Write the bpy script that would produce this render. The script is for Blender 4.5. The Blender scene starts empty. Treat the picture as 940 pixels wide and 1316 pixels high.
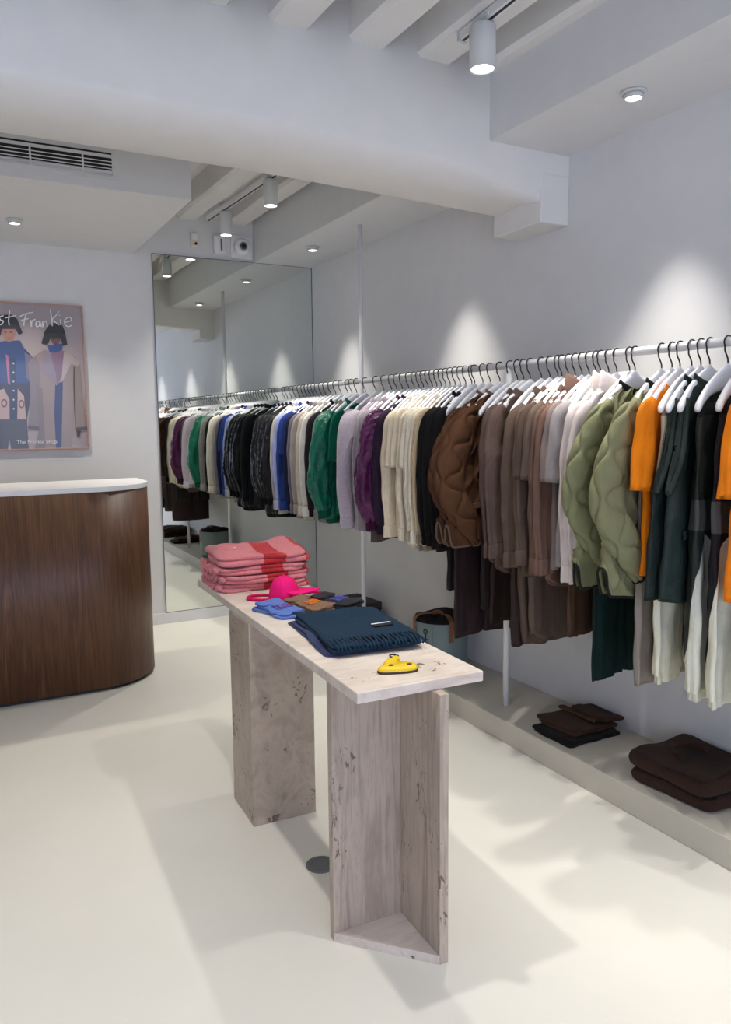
import bpy, math, random
import numpy as np
from mathutils import Matrix, Vector

# ------------------------------------------------------------------ camera, world, light, exposure
sc = bpy.context.scene
col = sc.collection
R = math.radians
YAW, PITCH, ROLL, F, CH = R(28.248), R(6.665), R(0.5925), 994.9, 1.5


def make_camera():
    cy, sy, cp, sp = math.cos(YAW), math.sin(YAW), math.cos(PITCH), math.sin(PITCH)
    f = Vector((sy * cp, cy * cp, -sp)); r = Vector((cy, -sy, 0)); d = f.cross(r)
    c, s = math.cos(ROLL), math.sin(ROLL)
    rr = c * r + s * d; dd = -s * r + c * d
    cam = bpy.data.cameras.new('camera'); o = bpy.data.objects.new('camera', cam); col.objects.link(o)
    cam.sensor_fit = 'HORIZONTAL'; cam.sensor_width = 36; cam.lens = 36 * F / 940
    cam.clip_start = .05; cam.clip_end = 200
    m = Matrix(((rr.x, -dd.x, -f.x, 0), (rr.y, -dd.y, -f.y, 0), (rr.z, -dd.z, -f.z, CH), (0, 0, 0, 1)))
    o.matrix_world = m
    sc.camera = o


make_camera()
w = bpy.data.worlds.new('world'); sc.world = w; w.use_nodes = True
w.node_tree.nodes['Background'].inputs[0].default_value = (.66, .74, 1, 1)
w.node_tree.nodes['Background'].inputs[1].default_value = 3.1
sc.view_settings.view_transform = 'Standard'; sc.view_settings.look = 'None'
sc.view_settings.gamma = 1; sc.view_settings.exposure = 0.30
sc.view_settings.use_curve_mapping = False

WX, BY, LX, FY = 2.625, 5.757, -3.2, -2.6      # right wall, back wall, left wall, shop front
CZ, JZ = 3.14, 2.98                            # ceiling, joist undersides
RX, RZ, RR = 2.337, 1.754, .016                # clothes rail
LEDX, LEDZ = 2.205, .108                       # ledge under the rail
WARM, NEUT = (1, .90, .76), (1, .955, .88)
P_DOWN, P_TRACK, P_BULK = 66, 58, 38

pl = bpy.data.lights.new('shop_window_portal', 'AREA'); pl.shape = 'RECTANGLE'; pl.size = 4.6; pl.size_y = 2.3
pl.cycles.is_portal = True
po = bpy.data.objects.new('shop_window_portal', pl); col.objects.link(po)
po.location = (-.3, FY - .02, 1.45); po.rotation_euler = (R(90), 0, 0)

# ------------------------------------------------------------------ helpers


def lin(c):
    c = c / 255
    return c / 12.92 if c <= .04045 else ((c + .055) / 1.055) ** 2.4


def rgb(r, g, b): return (lin(r), lin(g), lin(b), 1)


def tag(o, label=None, cat=None, group=None, kind=None):
    if label: o['label'] = label
    if cat: o['category'] = cat
    if group: o['group'] = group
    if kind: o['kind'] = kind
    return o


def empty(name, loc=(0, 0, 0), rz=0):
    o = bpy.data.objects.new(name, None); col.objects.link(o); o.empty_display_size = .05
    o.location = loc; o.rotation_euler = (0, 0, rz)
    return o


def mesh(name, v, f, mat, parent=None, smooth=False, loc=None, rz=None):
    me = bpy.data.meshes.new(name)
    me.from_pydata([tuple(map(float, p)) for p in v], [], f)
    if smooth: me.polygons.foreach_set('use_smooth', [True] * len(me.polygons))
    me.materials.append(mat); me.update()
    o = bpy.data.objects.new(name, me); col.objects.link(o)
    if parent: o.parent = parent
    if loc is not None: o.location = loc
    if rz is not None: o.rotation_euler = (0, 0, rz)
    return o


def share(name, src, parent=None, loc=None, rz=None):
    o = bpy.data.objects.new(name, src.data); col.objects.link(o)
    if parent: o.parent = parent
    if loc is not None: o.location = loc
    if rz is not None: o.rotation_euler = (0, 0, rz)
    return o


def boxv(x0, x1, y0, y1, z0, z1):
    v = [(x0, y0, z0), (x1, y0, z0), (x1, y1, z0), (x0, y1, z0), (x0, y0, z1), (x1, y0, z1), (x1, y1, z1), (x0, y1, z1)]
    f = [(0, 3, 2, 1), (4, 5, 6, 7), (0, 1, 5, 4), (1, 2, 6, 5), (2, 3, 7, 6), (3, 0, 4, 7)]
    return v, f


def box(name, x0, x1, y0, y1, z0, z1, mat, parent=None, bevel=0, **k):
    o = mesh(name, *boxv(x0, x1, y0, y1, z0, z1), mat, parent, **k)
    if bevel:
        b = o.modifiers.new('bevel', 'BEVEL'); b.width = bevel; b.segments = 2
    return o


def prism(name, pts, axis, a0, a1, mat, parent=None, bevel=0, smooth=False):
    """closed polygon pts extruded along an axis ('x','y','z')"""
    n = len(pts); v = []
    for a in (a0, a1):
        for p, q in pts:
            v.append({'x': (a, p, q), 'y': (p, a, q), 'z': (p, q, a)}[axis])
    f = [tuple(range(n - 1, -1, -1)), tuple(range(n, 2 * n))]
    f += [(i, (i + 1) % n, n + (i + 1) % n, n + i) for i in range(n)]
    area = sum(pts[i][0] * pts[(i + 1) % n][1] - pts[(i + 1) % n][0] * pts[i][1] for i in range(n))
    if (area < 0) != (axis == 'y'): f = [tuple(reversed(t)) for t in f]
    o = mesh(name, v, f, mat, parent)
    if smooth:
        o.data.polygons.foreach_set('use_smooth', [len(p.vertices) == 4 for p in o.data.polygons])
    if bevel:
        b = o.modifiers.new('bevel', 'BEVEL'); b.width = bevel; b.segments = 2; b.limit_method = 'ANGLE'
    return o


def grid(name, P, mat, parent=None, closed=True, cap0=False, cap1=False, mask=None, smooth=True):
    nv, nu = P.shape[:2]
    v = P.reshape(-1, 3).tolist(); f = []
    for j in range(nv - 1):
        for i in range(nu if closed else nu - 1):
            if mask is not None and not mask[j, i]: continue
            k = (i + 1) % nu
            f.append((j * nu + i, j * nu + k, (j + 1) * nu + k, (j + 1) * nu + i))
    if cap0: f.append(tuple(range(nu - 1, -1, -1)))
    if cap1: f.append(tuple(range((nv - 1) * nu, nv * nu)))
    return mesh(name, v, f, mat, parent, smooth)


def lathe(name, prof, mat, parent=None, n=28, loc=None, smooth=True, cap0=True, cap1=True):
    th = np.linspace(0, 2 * math.pi, n, endpoint=False)
    P = np.array([[(r * math.cos(t), r * math.sin(t), z) for t in th] for r, z in prof])
    o = grid(name, P, mat, parent, cap0=cap0, cap1=cap1, smooth=smooth)
    if loc is not None: o.location = loc
    return o


def catmull(pts, n):
    p = np.array(pts, float); p = np.vstack([2 * p[0] - p[1], p, 2 * p[-1] - p[-2]])
    m = len(pts) - 1; out = []
    for t in np.linspace(0, m - 1e-6, n):
        i = int(t); u = t - i
        a, b, c, d = p[i:i + 4]
        out.append(.5 * (2 * b + (c - a) * u + (2 * a - 5 * b + 4 * c - d) * u * u + (3 * b - a - 3 * c + d) * u ** 3))
    return np.array(out)


def tube(name, pts, r, mat, parent=None, n=8, closed=False):
    p = np.array(pts, float); m = len(p)
    if closed: t = np.roll(p, -1, 0) - np.roll(p, 1, 0)
    else: t = np.gradient(p, axis=0)
    t /= np.linalg.norm(t, axis=1)[:, None] + 1e-12
    up = np.array([0, 0, 1.]) if abs(t[:, 2]).mean() < .8 else np.array([0, 1., 0])
    nrm = np.cross(t, up)
    for i in range(m):
        if np.linalg.norm(nrm[i]) < 1e-3: nrm[i] = np.cross(t[i], (1, .1, 0))
    nrm /= np.linalg.norm(nrm, axis=1)[:, None]
    for i in range(1, m):
        if nrm[i] @ nrm[i - 1] < 0: nrm[i] *= -1
    bn = np.cross(t, nrm)
    th = np.linspace(0, 2 * math.pi, n, endpoint=False)
    rr = np.broadcast_to(np.array(r, float), (m,))
    P = p[:, None] + rr[:, None, None] * (nrm[:, None] * np.cos(th)[None, :, None] + bn[:, None] * np.sin(th)[None, :, None])
    if closed: P = np.vstack([P, P[:1]])
    return grid(name, P, mat, parent, cap0=not closed, cap1=not closed)

# ------------------------------------------------------------------ materials


class NT:
    def __init__(s, name):
        s.m = bpy.data.materials.new(name); s.m.use_nodes = True
        s.t = s.m.node_tree; s.b = s.t.nodes['Principled BSDF']

    def n(s, typ, **k):
        o = s.t.nodes.new(typ)
        for a, b in k.items():
            if a.startswith('i_'):
                key = a[2:]; o.inputs[int(key) if key.isdigit() else key.replace('_', ' ')].default_value = b
            else: setattr(o, a, b)
        return o

    def l(s, a, b): s.t.links.new(a, b)

    def set(s, **k):
        for a, b in k.items(): s.b.inputs[a.replace('_', ' ')].default_value = b

    def coords(s, scale=(1, 1, 1), kind='Object'):
        t = s.n('ShaderNodeTexCoord'); m = s.n('ShaderNodeMapping'); m.inputs['Scale'].default_value = scale
        s.l(t.outputs[kind], m.inputs[0]); return m.outputs[0]

    def noise(s, vec, scale, detail=3, rough=.5, dist=0):
        o = s.n('ShaderNodeTexNoise'); o.inputs['Scale'].default_value = scale; o.inputs['Detail'].default_value = detail
        o.inputs['Roughness'].default_value = rough; o.inputs['Distortion'].default_value = dist
        s.l(vec, o.inputs['Vector']); return o.outputs['Fac']

    def ramp(s, fac, stops, interp='LINEAR'):
        o = s.n('ShaderNodeValToRGB'); o.color_ramp.interpolation = interp
        e = o.color_ramp.elements
        while len(e) < len(stops): e.new(.5)
        for q, (p, c) in zip(e, stops): q.position = p; q.color = c
        s.l(fac, o.inputs[0]); return o.outputs[0]

    def mix(s, fac, a, b, mode='MIX'):
        o = s.n('ShaderNodeMix', data_type='RGBA', blend_type=mode)
        for i, x in ((0, fac), (6, a), (7, b)):
            if hasattr(x, 'is_output'): s.l(x, o.inputs[i])
            else: o.inputs[i].default_value = x
        return o.outputs[2]

    def color(s, c): s.l(c, s.b.inputs['Base Color'])

    def bump(s, h, strength, dist=.002):
        o = s.n('ShaderNodeBump'); o.inputs['Strength'].default_value = strength; o.inputs['Distance'].default_value = dist
        s.l(h, o.inputs['Height']); s.l(o.outputs[0], s.b.inputs['Normal'])


def plain(name, c, rough=.5, metal=0, **k):
    t = NT(name); t.set(Base_Color=c, Roughness=rough, Metallic=metal)
    for a, b in k.items(): t.b.inputs[a.replace('_', ' ')].default_value = b
    return t.m


def paint_mat(name, c, rough=.7, bump=.08):
    t = NT(name); v = t.coords(); n = t.noise(v, 9, 4)
    c2 = tuple(x * .965 for x in c[:3]) + (1,)
    t.color(t.ramp(n, [(.3, c), (.75, c2)])); t.set(Roughness=rough)
    t.bump(t.noise(v, 220, 2), bump, .001)
    return t.m


def floor_mat():
    t = NT('cream_resin'); v = t.coords(); n = t.noise(v, 1.3, 4, .6)
    t.color(t.ramp(n, [(.3, rgb(231, 229, 219)), (.7, rgb(225, 222, 212))]))
    sp = t.noise(v, 45, 2)
    t.l(t.ramp(sp, [(.3, (.30, .30, .30, 1)), (.7, (.40, .40, .40, 1))]), t.b.inputs['Roughness'])
    t.bump(t.noise(v, 5, 3), .05, .004)
    return t.m


def walnut():
    t = NT('walnut'); v = t.coords((9, 9, .55)); n = t.noise(v, 1.6, 6, .62, 1.1)
    v2 = t.coords((90, 90, 1.2)); g = t.noise(v2, 2.2, 4, .7, .2)
    a = t.ramp(n, [(.25, rgb(74, 46, 30)), (.45, rgb(108, 72, 48)), (.56, rgb(86, 55, 36)), (.75, rgb(132, 92, 62))])
    b = t.ramp(g, [(.3, (.58, .55, .52, 1)), (.68, (1.15, 1.15, 1.15, 1))])
    t.color(t.mix(1, a, b, 'MULTIPLY')); t.set(Roughness=.45)
    t.bump(g, .12, .001)
    return t.m


def travertine(name, vscale, light, dark, pit=.06):
    t = NT(name); v = t.coords(vscale); n = t.noise(v, 3.2, 7, .65, .8)
    v1 = t.coords(); m = t.noise(v1, 4.5, 5, .6)
    a = t.ramp(n, [(.25, dark), (.48, light), (.62, tuple((x + y) / 2 for x, y in zip(light, dark))), (.8, light)])
    b = t.ramp(m, [(.3, (.84, .82, .8, 1)), (.65, (1.04, 1.03, 1.02, 1))])
    c = t.mix(1, a, b, 'MULTIPLY')
    vp = t.coords((1, 1, 1) if vscale[2] > 1 else (1.9, 1.9, .7)); p = t.noise(vp, 34, 5, .6, 1.4)
    area = t.noise(v1, 7, 2)
    ps = t.n('ShaderNodeMath', operation='MULTIPLY'); t.l(p, ps.inputs[0]); t.l(area, ps.inputs[1])
    k = t.ramp(ps.outputs[0], [(.40 - pit, (0, 0, 0, 1)), (.44 - pit, (1, 1, 1, 1))])
    c = t.mix(k, c, rgb(112, 92, 80)); t.color(c); t.set(Roughness=.42)
    inv = t.n('ShaderNodeMath', operation='SUBTRACT'); inv.inputs[0].default_value = 1; t.l(k, inv.inputs[1])
    t.bump(inv.outputs[0], .5, .003)
    return t.m


FAB = {}


def fabric(c, kind='plain'):
    key = (c, kind)
    if key in FAB: return FAB[key]
    t = NT('fabric_' + kind); base = rgb(*c); dk = tuple(x * .72 for x in base[:3]) + (1,); lt = tuple(min(1, x * 1.18) for x in base[:3]) + (1,)
    v = t.coords()
    if kind == 'satin':
        n = t.noise(v, 14, 3); t.color(t.ramp(n, [(.3, dk), (.6, base), (.8, lt)]))
        t.set(Roughness=.34); t.b.inputs['Specular IOR Level'].default_value = .4 if max(c) > 40 else .22
        t.bump(t.noise(v, 30, 4, .6, 1.6), .6, .014)
    elif kind == 'fleece':
        n = t.noise(v, 130, 4, .7); t.color(t.ramp(n, [(.3, dk), (.5, base), (.72, lt)]))
        t.set(Roughness=.95); t.b.inputs['Sheen Weight'].default_value = .05; t.bump(n, 1, .006)
    elif kind == 'speckle':
        n = t.noise(v, 160, 3, .8); t.color(t.ramp(n, [(.36, tuple(x * .35 for x in base[:3]) + (1,)), (.5, base), (.68, lt)]))
        t.set(Roughness=.9); t.bump(n, .5, .002)
    elif kind == 'knit':
        wv = t.n('ShaderNodeTexWave', wave_type='BANDS', bands_direction='X'); wv.inputs['Scale'].default_value = 60; wv.inputs['Distortion'].default_value = 1.5
        t.l(v, wv.inputs[0]); t.color(t.ramp(wv.outputs['Fac'], [(0, dk), (.5, base), (1, base)]))
        t.set(Roughness=.9); t.b.inputs['Sheen Weight'].default_value = .15; t.bump(wv.outputs['Fac'], .5, .002)
    else:
        n = t.noise(v, 20, 4); t.color(t.ramp(n, [(.3, tuple(x * .88 for x in base[:3]) + (1,)), (.7, base)]))
        rough = .8 if kind == 'plain' else .5
        t.set(Roughness=rough)
        wr = t.noise(t.coords((1, 1, .45)), 13, 4, .55, 1.2); fi = t.noise(v, 420, 2)
        ad = t.n('ShaderNodeMath', operation='MULTIPLY_ADD'); t.l(fi, ad.inputs[0]); ad.inputs[1].default_value = .05; t.l(wr, ad.inputs[2])
        t.bump(ad.outputs[0], .55, .016)
    if kind != 'satin': t.b.inputs['Specular IOR Level'].default_value = .18
    FAB[key] = t.m
    return t.m


M = dict(
    wall=paint_mat('white_wall_paint', rgb(226, 226, 226)),
    ceil=paint_mat('white_ceiling_paint', rgb(232, 230, 226), .75, .15),
    floor=floor_mat(), ledge=paint_mat('greige_resin', rgb(196, 191, 178), .5, .04),
    white=plain('white_lacquer', rgb(236, 236, 236), .35), rail=plain('white_rail_paint', rgb(230, 230, 232), .28),
    hanger=plain('white_hanger', rgb(232, 233, 238), .38), hook=plain('dark_steel_wire', rgb(52, 50, 50), .35, .8),
    lamp=plain('grey_white_lamp_paint', rgb(205, 208, 206), .45), dark=plain('black_plastic', rgb(20, 20, 21), .5),
    grey=plain('grey_plastic', rgb(110, 112, 115), .4), cream=plain('cream_plastic', rgb(222, 214, 190), .5),
    walnut=walnut(), ink=plain('dark_slot', rgb(26, 24, 23), .7),
    trav_top=travertine('travertine_top', (1.2, 5, 3), rgb(226, 216, 206), rgb(200, 184, 172), .02),
    trav_v=travertine('travertine_vertical_vein', (10, 10, .7), rgb(190, 175, 161), rgb(132, 115, 102), .05),
    trav_p=travertine('travertine_pitted', (3, 3, 2.6), rgb(184, 170, 156), rgb(150, 134, 120), .07),
)


def glow(name, c, s):
    t = NT(name); t.set(Base_Color=(0, 0, 0, 1)); t.b.inputs['Emission Color'].default_value = c + (1,); t.b.inputs['Emission Strength'].default_value = s
    return t.m


M['glow'] = glow('lamp_glow', (1, .98, .96), 6)
M['glow_cool'] = glow('lamp_glow_cool', (.9, .95, 1), 4)

# ------------------------------------------------------------------ the room
fl = tag(box('floor', LX, WX, FY, BY, -.1, 0, M['floor']), 'cream poured resin floor', kind='structure')
tag(box('wall_right', WX, WX + .12, FY, BY + .12, 0, CZ + .06, M['wall']), kind='structure')
tag(box('wall_back', LX, WX, BY, BY + .12, 0, CZ + .06, M['wall']), kind='structure')
tag(box('wall_left', LX - .12, LX, FY, BY + .12, 0, CZ + .06, M['wall']), kind='structure')
wf = tag(empty('wall_front', (0, FY, 0)), kind='structure')
for a in ((LX, -2.6, 0, CZ), (2.0, WX, 0, CZ), (-2.6, 2.0, 0, .3), (-2.6, 2.0, 2.6, CZ)):
    box('wall_panel', a[0], a[1], -.12, 0, a[2], a[3], M['wall'], wf)
win = tag(empty('window_1', (0, FY, 0)), kind='structure')
for a in ((-2.6, -2.54, .3, 2.6), (1.94, 2.0, .3, 2.6), (-.9, -.84, .36, 2.54), (.7, .76, .36, 2.54), (-2.54, 1.94, .3, .36), (-2.54, 1.94, 2.54, 2.6)):
    box('window_frame', a[0], a[1], -.09, -.03, a[2], a[3], M['dark'], win)
ce = tag(box('ceiling', LX - .12, WX + .12, FY - .12, BY + .12, CZ, CZ + .08, M['ceil']), 'white plastered ceiling between joists', kind='structure')
BF0, BF1 = 2.85, 3.2                        # big cross beam, front and back


def joist(x0, x1, y0, y1, skew, seed):
    rng = random.Random(seed); n = 9; P = []
    for i in range(n):
        t = i / (n - 1); y = y0 + (y1 - y0) * t; dx = skew * (1 - t)
        z = JZ + rng.uniform(-.006, .006); e = rng.uniform(-.006, .006)
        c = .018
        P.append([(x0 + dx, y, CZ), (x0 + dx + e, y, z + c), (x0 + dx + e + c, y, z), (x1 + dx + e - c, y, z), (x1 + dx + e, y, z + c), (x1 + dx, y, CZ)])
    grid('joist', np.array(P)[:, ::-1], M['ceil'], ce, closed=False, smooth=False)


for i, x in enumerate([-2.75, -2.4, -2.05, -1.7, -1.36, -1.02, -.69, -.36, -.02, .30, .64, .96, 1.14, 1.48, 1.79]):
    if i == 11: continue
    joist(x, x + .17, FY, BF0, .10, i)
joist(.83, 1.0, FY, BF0, .10, 40)
joist(2.10, 2.19, FY, BF0, .08, 41)
for i, x in enumerate([-2.7, -2.35, -2.0, -1.65, -1.3, -.95, -.6, -.25, .1, .5, .86, 1.2]):
    joist(x, x + .17, BF1, BY, .05, 60 + i)
joist(1.56, 1.72, BF1, BY, .09, 80); joist(1.95, 2.10, BF1, BY, .02, 81)



def make_beam():
    prof = [(BF0, CZ), (BF0, 2.76), (BF0, 2.64), (BF0 + .008, 2.618), (BF0 + .04, 2.592), (BF0 + .09, 2.566), (BF0 + .16, 2.552), (BF1 - .03, 2.540), (BF1, 2.548), (BF1, CZ)]
    P = []
    for x in np.linspace(LX, WX, 48):
        u = max(0, (x - 1.1) / (WX - 1.1)); sag = -.055 * u ** 1.5; w = .006 * math.sin(x * 3.1)
        k = max(0, min(1, (x - 2.05) / .4))
        P.append([(x, y + w * .4 + (BF0 - y) * k * .9 * (y < BF0 + .12) * (z < 2.65), z if z > 2.7 else z + sag + w * .5 - (.03 * k if BF0 < y < BF0 + .1 else 0)) for y, z in prof])
    P = np.array(P)
    o = grid('trim_1', P, M['ceil'], None, closed=True)
    for p in o.data.polygons: p.use_smooth = True
    return tag(o, 'heavy white plastered cross beam', kind='structure')


beam = make_beam()
box('corbel', 2.458, WX, BF0 - .001, BF1, 2.40, 2.62, M['ceil'], beam, bevel=.006)
sof = tag(empty('trim_2', (0, 0, 0)), 'white boxed soffit above the clothes rail', kind='structure')
box('soffit_box', 2.165, WX, FY, BF0, 2.71, CZ, M['wall'], sof)
box('soffit_box', 2.145, WX, BF1, BY, 2.71, CZ, M['wall'], sof)
tag(box('trim_3', LX, 1.246, 4.27, BY, 2.70, CZ, M['wall']), 'white boxed bulkhead with air grille', kind='structure')
led = tag(box('trim_4', LEDX, WX, FY, BY, 0, LEDZ, M['ledge'], bevel=.004), 'greige display ledge along the right wall', kind='structure')
tag(box('baseboard_back', 1.06, LEDX, BY - .014, BY, 0, .082, M['wall'], bevel=.002), kind='structure')
tag(box('baseboard_left', LX, LX + .014, FY, BY, 0, .082, M['wall']), kind='structure')

# air grille in the bulkhead
gv = tag(empty('air_grille', (0, 4.27, 2.81)), 'white slotted air grille in the bulkhead', 'air vent')
box('slot_back', -.62, .835, -.003, -.001, -.043, .043, M['ink'], gv)
for a in ((-.64, -.62, -.062, .058), (.835, .858, -.062, .058), (-.62, .835, -.062, -.043), (-.62, .835, .043, .058)):
    box('frame_bar', a[0], a[1], -.008, 0, a[2], a[3], M['wall'], gv)
sl0 = None
for k in range(4):
    z = -.0258 + k * .0172
    sl0 = box('slat', -.62, .835, -.0045, -.003, -.0022, .0022, M['white'], gv) if sl0 is None else share('slat', sl0, gv)
    sl0.location.z = 0
    gv.children[-1].location.z = z
for i, o in enumerate([c for c in gv.children if c.name.startswith('slat')]): o.location.z = -.0258 + i * .0172
for x in (-.29, -.045, .2, .447, .693):
    box('divider', x - .004, x + .004, -.009, -.003, -.043, .043, M['white'], gv)

# ------------------------------------------------------------------ lamps


def spot(parent, loc, power, size, blend, colr, aim=None, radius=.03):
    l = bpy.data.lights.new('lamp_light', 'SPOT'); l.energy = power; l.spot_size = R(size); l.spot_blend = blend
    l.color = colr; l.shadow_soft_size = radius
    o = bpy.data.objects.new('lamp_light', l); col.objects.link(o); o.parent = parent; o.location = loc
    if aim is not None:
        d = Vector(aim) - (Vector(parent.location) + Vector(loc))
        o.rotation_euler = d.to_track_quat('-Z', 'Y').to_euler()
    return o


def downlight(x, y, z, label, power, colr, size=60, blend=.75):
    t = tag(empty('ceiling_downlight', (x, y, z)), label, 'ceiling light', 'small round downlights')
    lathe('trim_ring', [(.030, -.001), (.046, -.001), (.048, -.006), (.045, -.010), (.036, -.011), (.034, -.004)], M['lamp'], t, cap0=False, cap1=False)
    lathe('lamp_head', [(.034, -.002), (.034, -.024), (.030, -.026), (.030, -.022)], M['lamp'], t, cap0=True, cap1=False)
    lathe('lens', [(.0295, -.0225), (.002, -.0215)], M['glow'], t, cap1=True, cap0=False)
    spot(t, (0, 0, -.03), power, size, blend, colr)
    return t


downlight(2.335, .77, 2.71, 'white round downlight in the soffit outside the picture, nearest the shop front', P_DOWN, NEUT)
downlight(2.335, 2.20, 2.71, 'white round downlight in the soffit in front of the cross beam', P_DOWN, NEUT)
downlight(2.335, 3.635, 2.71, 'white round downlight in the soffit hidden just behind the cross beam', P_DOWN, NEUT)
downlight(2.325, 5.065, 2.71, 'white round downlight in the soffit near the mirror and the tall rail post', P_DOWN, NEUT)
downlight(.43, 5.12, 2.70, 'white round downlight under the bulkhead above the poster', P_BULK, WARM, 110, .6)
downlight(-1.0, 5.12, 2.70, 'added white round downlight under the bulkhead at its unseen far left', P_BULK, WARM, 110, .6)  # extra downlight added on the unseen part of the bulkhead


def track(x, y0, y1, dx, z, label):
    t = tag(empty('lighting_track', (x, y0, z)), label, 'light track')
    L = y1 - y0; v, f = boxv(-.017, .017, 0, L, -.03, 0)
    v = [(a + dx * b / L, b, c) for a, b, c in v]
    mesh('track_channel', v, f, M['white'], t)
    v, f = boxv(-.006, .006, .004, L - .004, -.0312, -.0302)
    mesh('track_slot', [(a + dx * b / L, b, c) for a, b, c in v], f, M['dark'], t)
    for yy in (0, L):
        box('end_cap', -.019 + dx * yy / L, .019 + dx * yy / L, yy - .006, yy + .006, -.033, .001, M['lamp'], t)
    for yy in (L * .2, L * .8):
        box('bracket', -.014 + dx * yy / L, .014 + dx * yy / L, yy - .02, yy + .02, 0, .02, M['lamp'], t)


def track_lamp(x, y, ztop, h, r, label, power, aim, colr=NEUT, size=95, blend=1.0, cool=False):
    t = tag(empty('track_lamp', (x, y, ztop)), label, 'spotlight', 'cylinder lamps on the tracks')
    lathe('lamp_housing', [(r * .9, 0), (r, -.006), (r, -h), (r - .006, -h), (r - .007, -h + .006)], M['lamp'], t, cap1=False)
    lathe('lens', [(r - .007, -h + .004), (.004, -h + .005)], M['glow_cool' if cool else 'glow'], t, cap0=False)
    tube('swivel_joint', [(0, 0, -.005), (0, 0, .02)], .012, M['lamp'], t)
    box('track_adapter', -.016, .016, -.05, .05, .015, .032, M['lamp'], t, bevel=.003)
    spot(t, (0, 0, -h - .006), power, size, blend, colr, aim)


track(1.72, -.9, 2.60, .12, JZ - .004, 'white track on the joists above the near lamp')
track(1.815, 4.28, 5.62, -.06, JZ - .004, 'white track between the joists above the mirror end lamps')
track(.62, -.9, 2.72, .10, JZ - .004, 'white track above the left side outside the picture')
track_lamp(1.825, 2.45, 2.935, .152, .049, 'large grey white cylinder lamp hanging in front of the cross beam', P_TRACK, (1.75, 2.4, 0), cool=True)
track_lamp(1.795, 4.50, 2.935, .15, .043, 'cylinder lamp on the far track nearest the cross beam', P_TRACK, (1.6, 4.45, 0))
track_lamp(1.78, 5.30, 2.935, .155, .043, 'cylinder lamp on the far track nearest the back wall', P_TRACK, (1.45, 5.1, 0))
track_lamp(1.76, .9, 2.935, .165, .053, 'added cylinder lamp on the near track outside the picture', P_TRACK, (1.75, 1.0, 0))  # invented extra lamp, out of view on the near track
for y in (-.2, 2.1):  # the lamp nearest the shop front is invented, added out of view
    track_lamp(.64 + .10 * (y + .9) / 3.62, y, 2.935, .165, .053, 'cylinder lamp on the left track outside the picture, %s' % {-.2: 'added nearest the shop front', 2.1: 'nearest the cross beam'}[y], P_TRACK * 1.15, (.75, y - .1, 0))
track_lamp(-1.0, 2.0, 2.935, .165, .053, 'added cylinder lamp far left outside the picture', P_TRACK, (-1, 2.4, 0))  # extra light added out of view, hangs from no track

# ------------------------------------------------------------------ back wall: mirror, sensors, poster
mm = NT('mirror_silver'); mm.set(Base_Color=(.80, .84, .81, 1), Metallic=1, Roughness=.012)
mir = tag(empty('wall_mirror', (1.372, BY, .082)), 'large frameless mirror covering the end wall behind the rail', 'mirror')
box('mirror_glass', .004, WX - 1.372 - .006, -.012, 0, .004, 2.625, mm.m, mir)
for a in ((0, .004, 0, 2.629), (WX - 1.372 - .006, WX - 1.372, 0, 2.629), (.004, WX - 1.372 - .006, 0, .004), (.004, WX - 1.372 - .006, 2.625, 2.629)):
    box('mirror_edge', a[0], a[1], -.014, 0, a[2], a[3], M['grey'], mir)

t = tag(empty('motion_sensor', (1.684, BY, 2.83)), 'small cream motion sensor high on the back wall', 'sensor')
box('sensor_body', -.027, .027, -.035, 0, -.052, .052, M['cream'], t, bevel=.006)
lathe('sensor_lens', [(.010, 0), (.008, .004), (.003, .006)], M['dark'], t).matrix_local = Matrix.Translation((.008, -.035, -.026)) @ Matrix.Rotation(R(90), 4, 'X')
box('sensor_window', -.018, .018, -.037, -.034, .0, .035, M['white'], t, bevel=.002)
t = tag(empty('alarm_box', (1.872, BY, 2.815)), 'white wall alarm box with a dark slot beside the camera', 'alarm')
box('alarm_body', -.045, .045, -.04, 0, -.07, .07, M['white'], t, bevel=.014)
box('alarm_slot', .004, .018, -.043, -.038, -.045, .04, M['grey'], t, bevel=.003)
t = tag(empty('security_camera', (2.05, BY, 2.815)), 'white round security camera with dark lens on back wall', 'camera')
RX90 = Matrix.Rotation(R(90), 4, 'X')
box('mount_plate', -.085, .085, -.012, 0, -.085, .085, M['white'], t, bevel=.004)
lathe('camera_body', [(.062, .012), (.062, .03), (.055, .05), (.035, .058), (.030, .052)], M['white'], t).matrix_local = RX90
lathe('lens_ring', [(.028, .05), (.028, .062), (.020, .064), (.018, .058)], M['grey'], t).matrix_local = RX90
lathe('lens', [(.018, .058), (.012, .064), (.003, .066)], M['dark'], t).matrix_local = RX90


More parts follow.
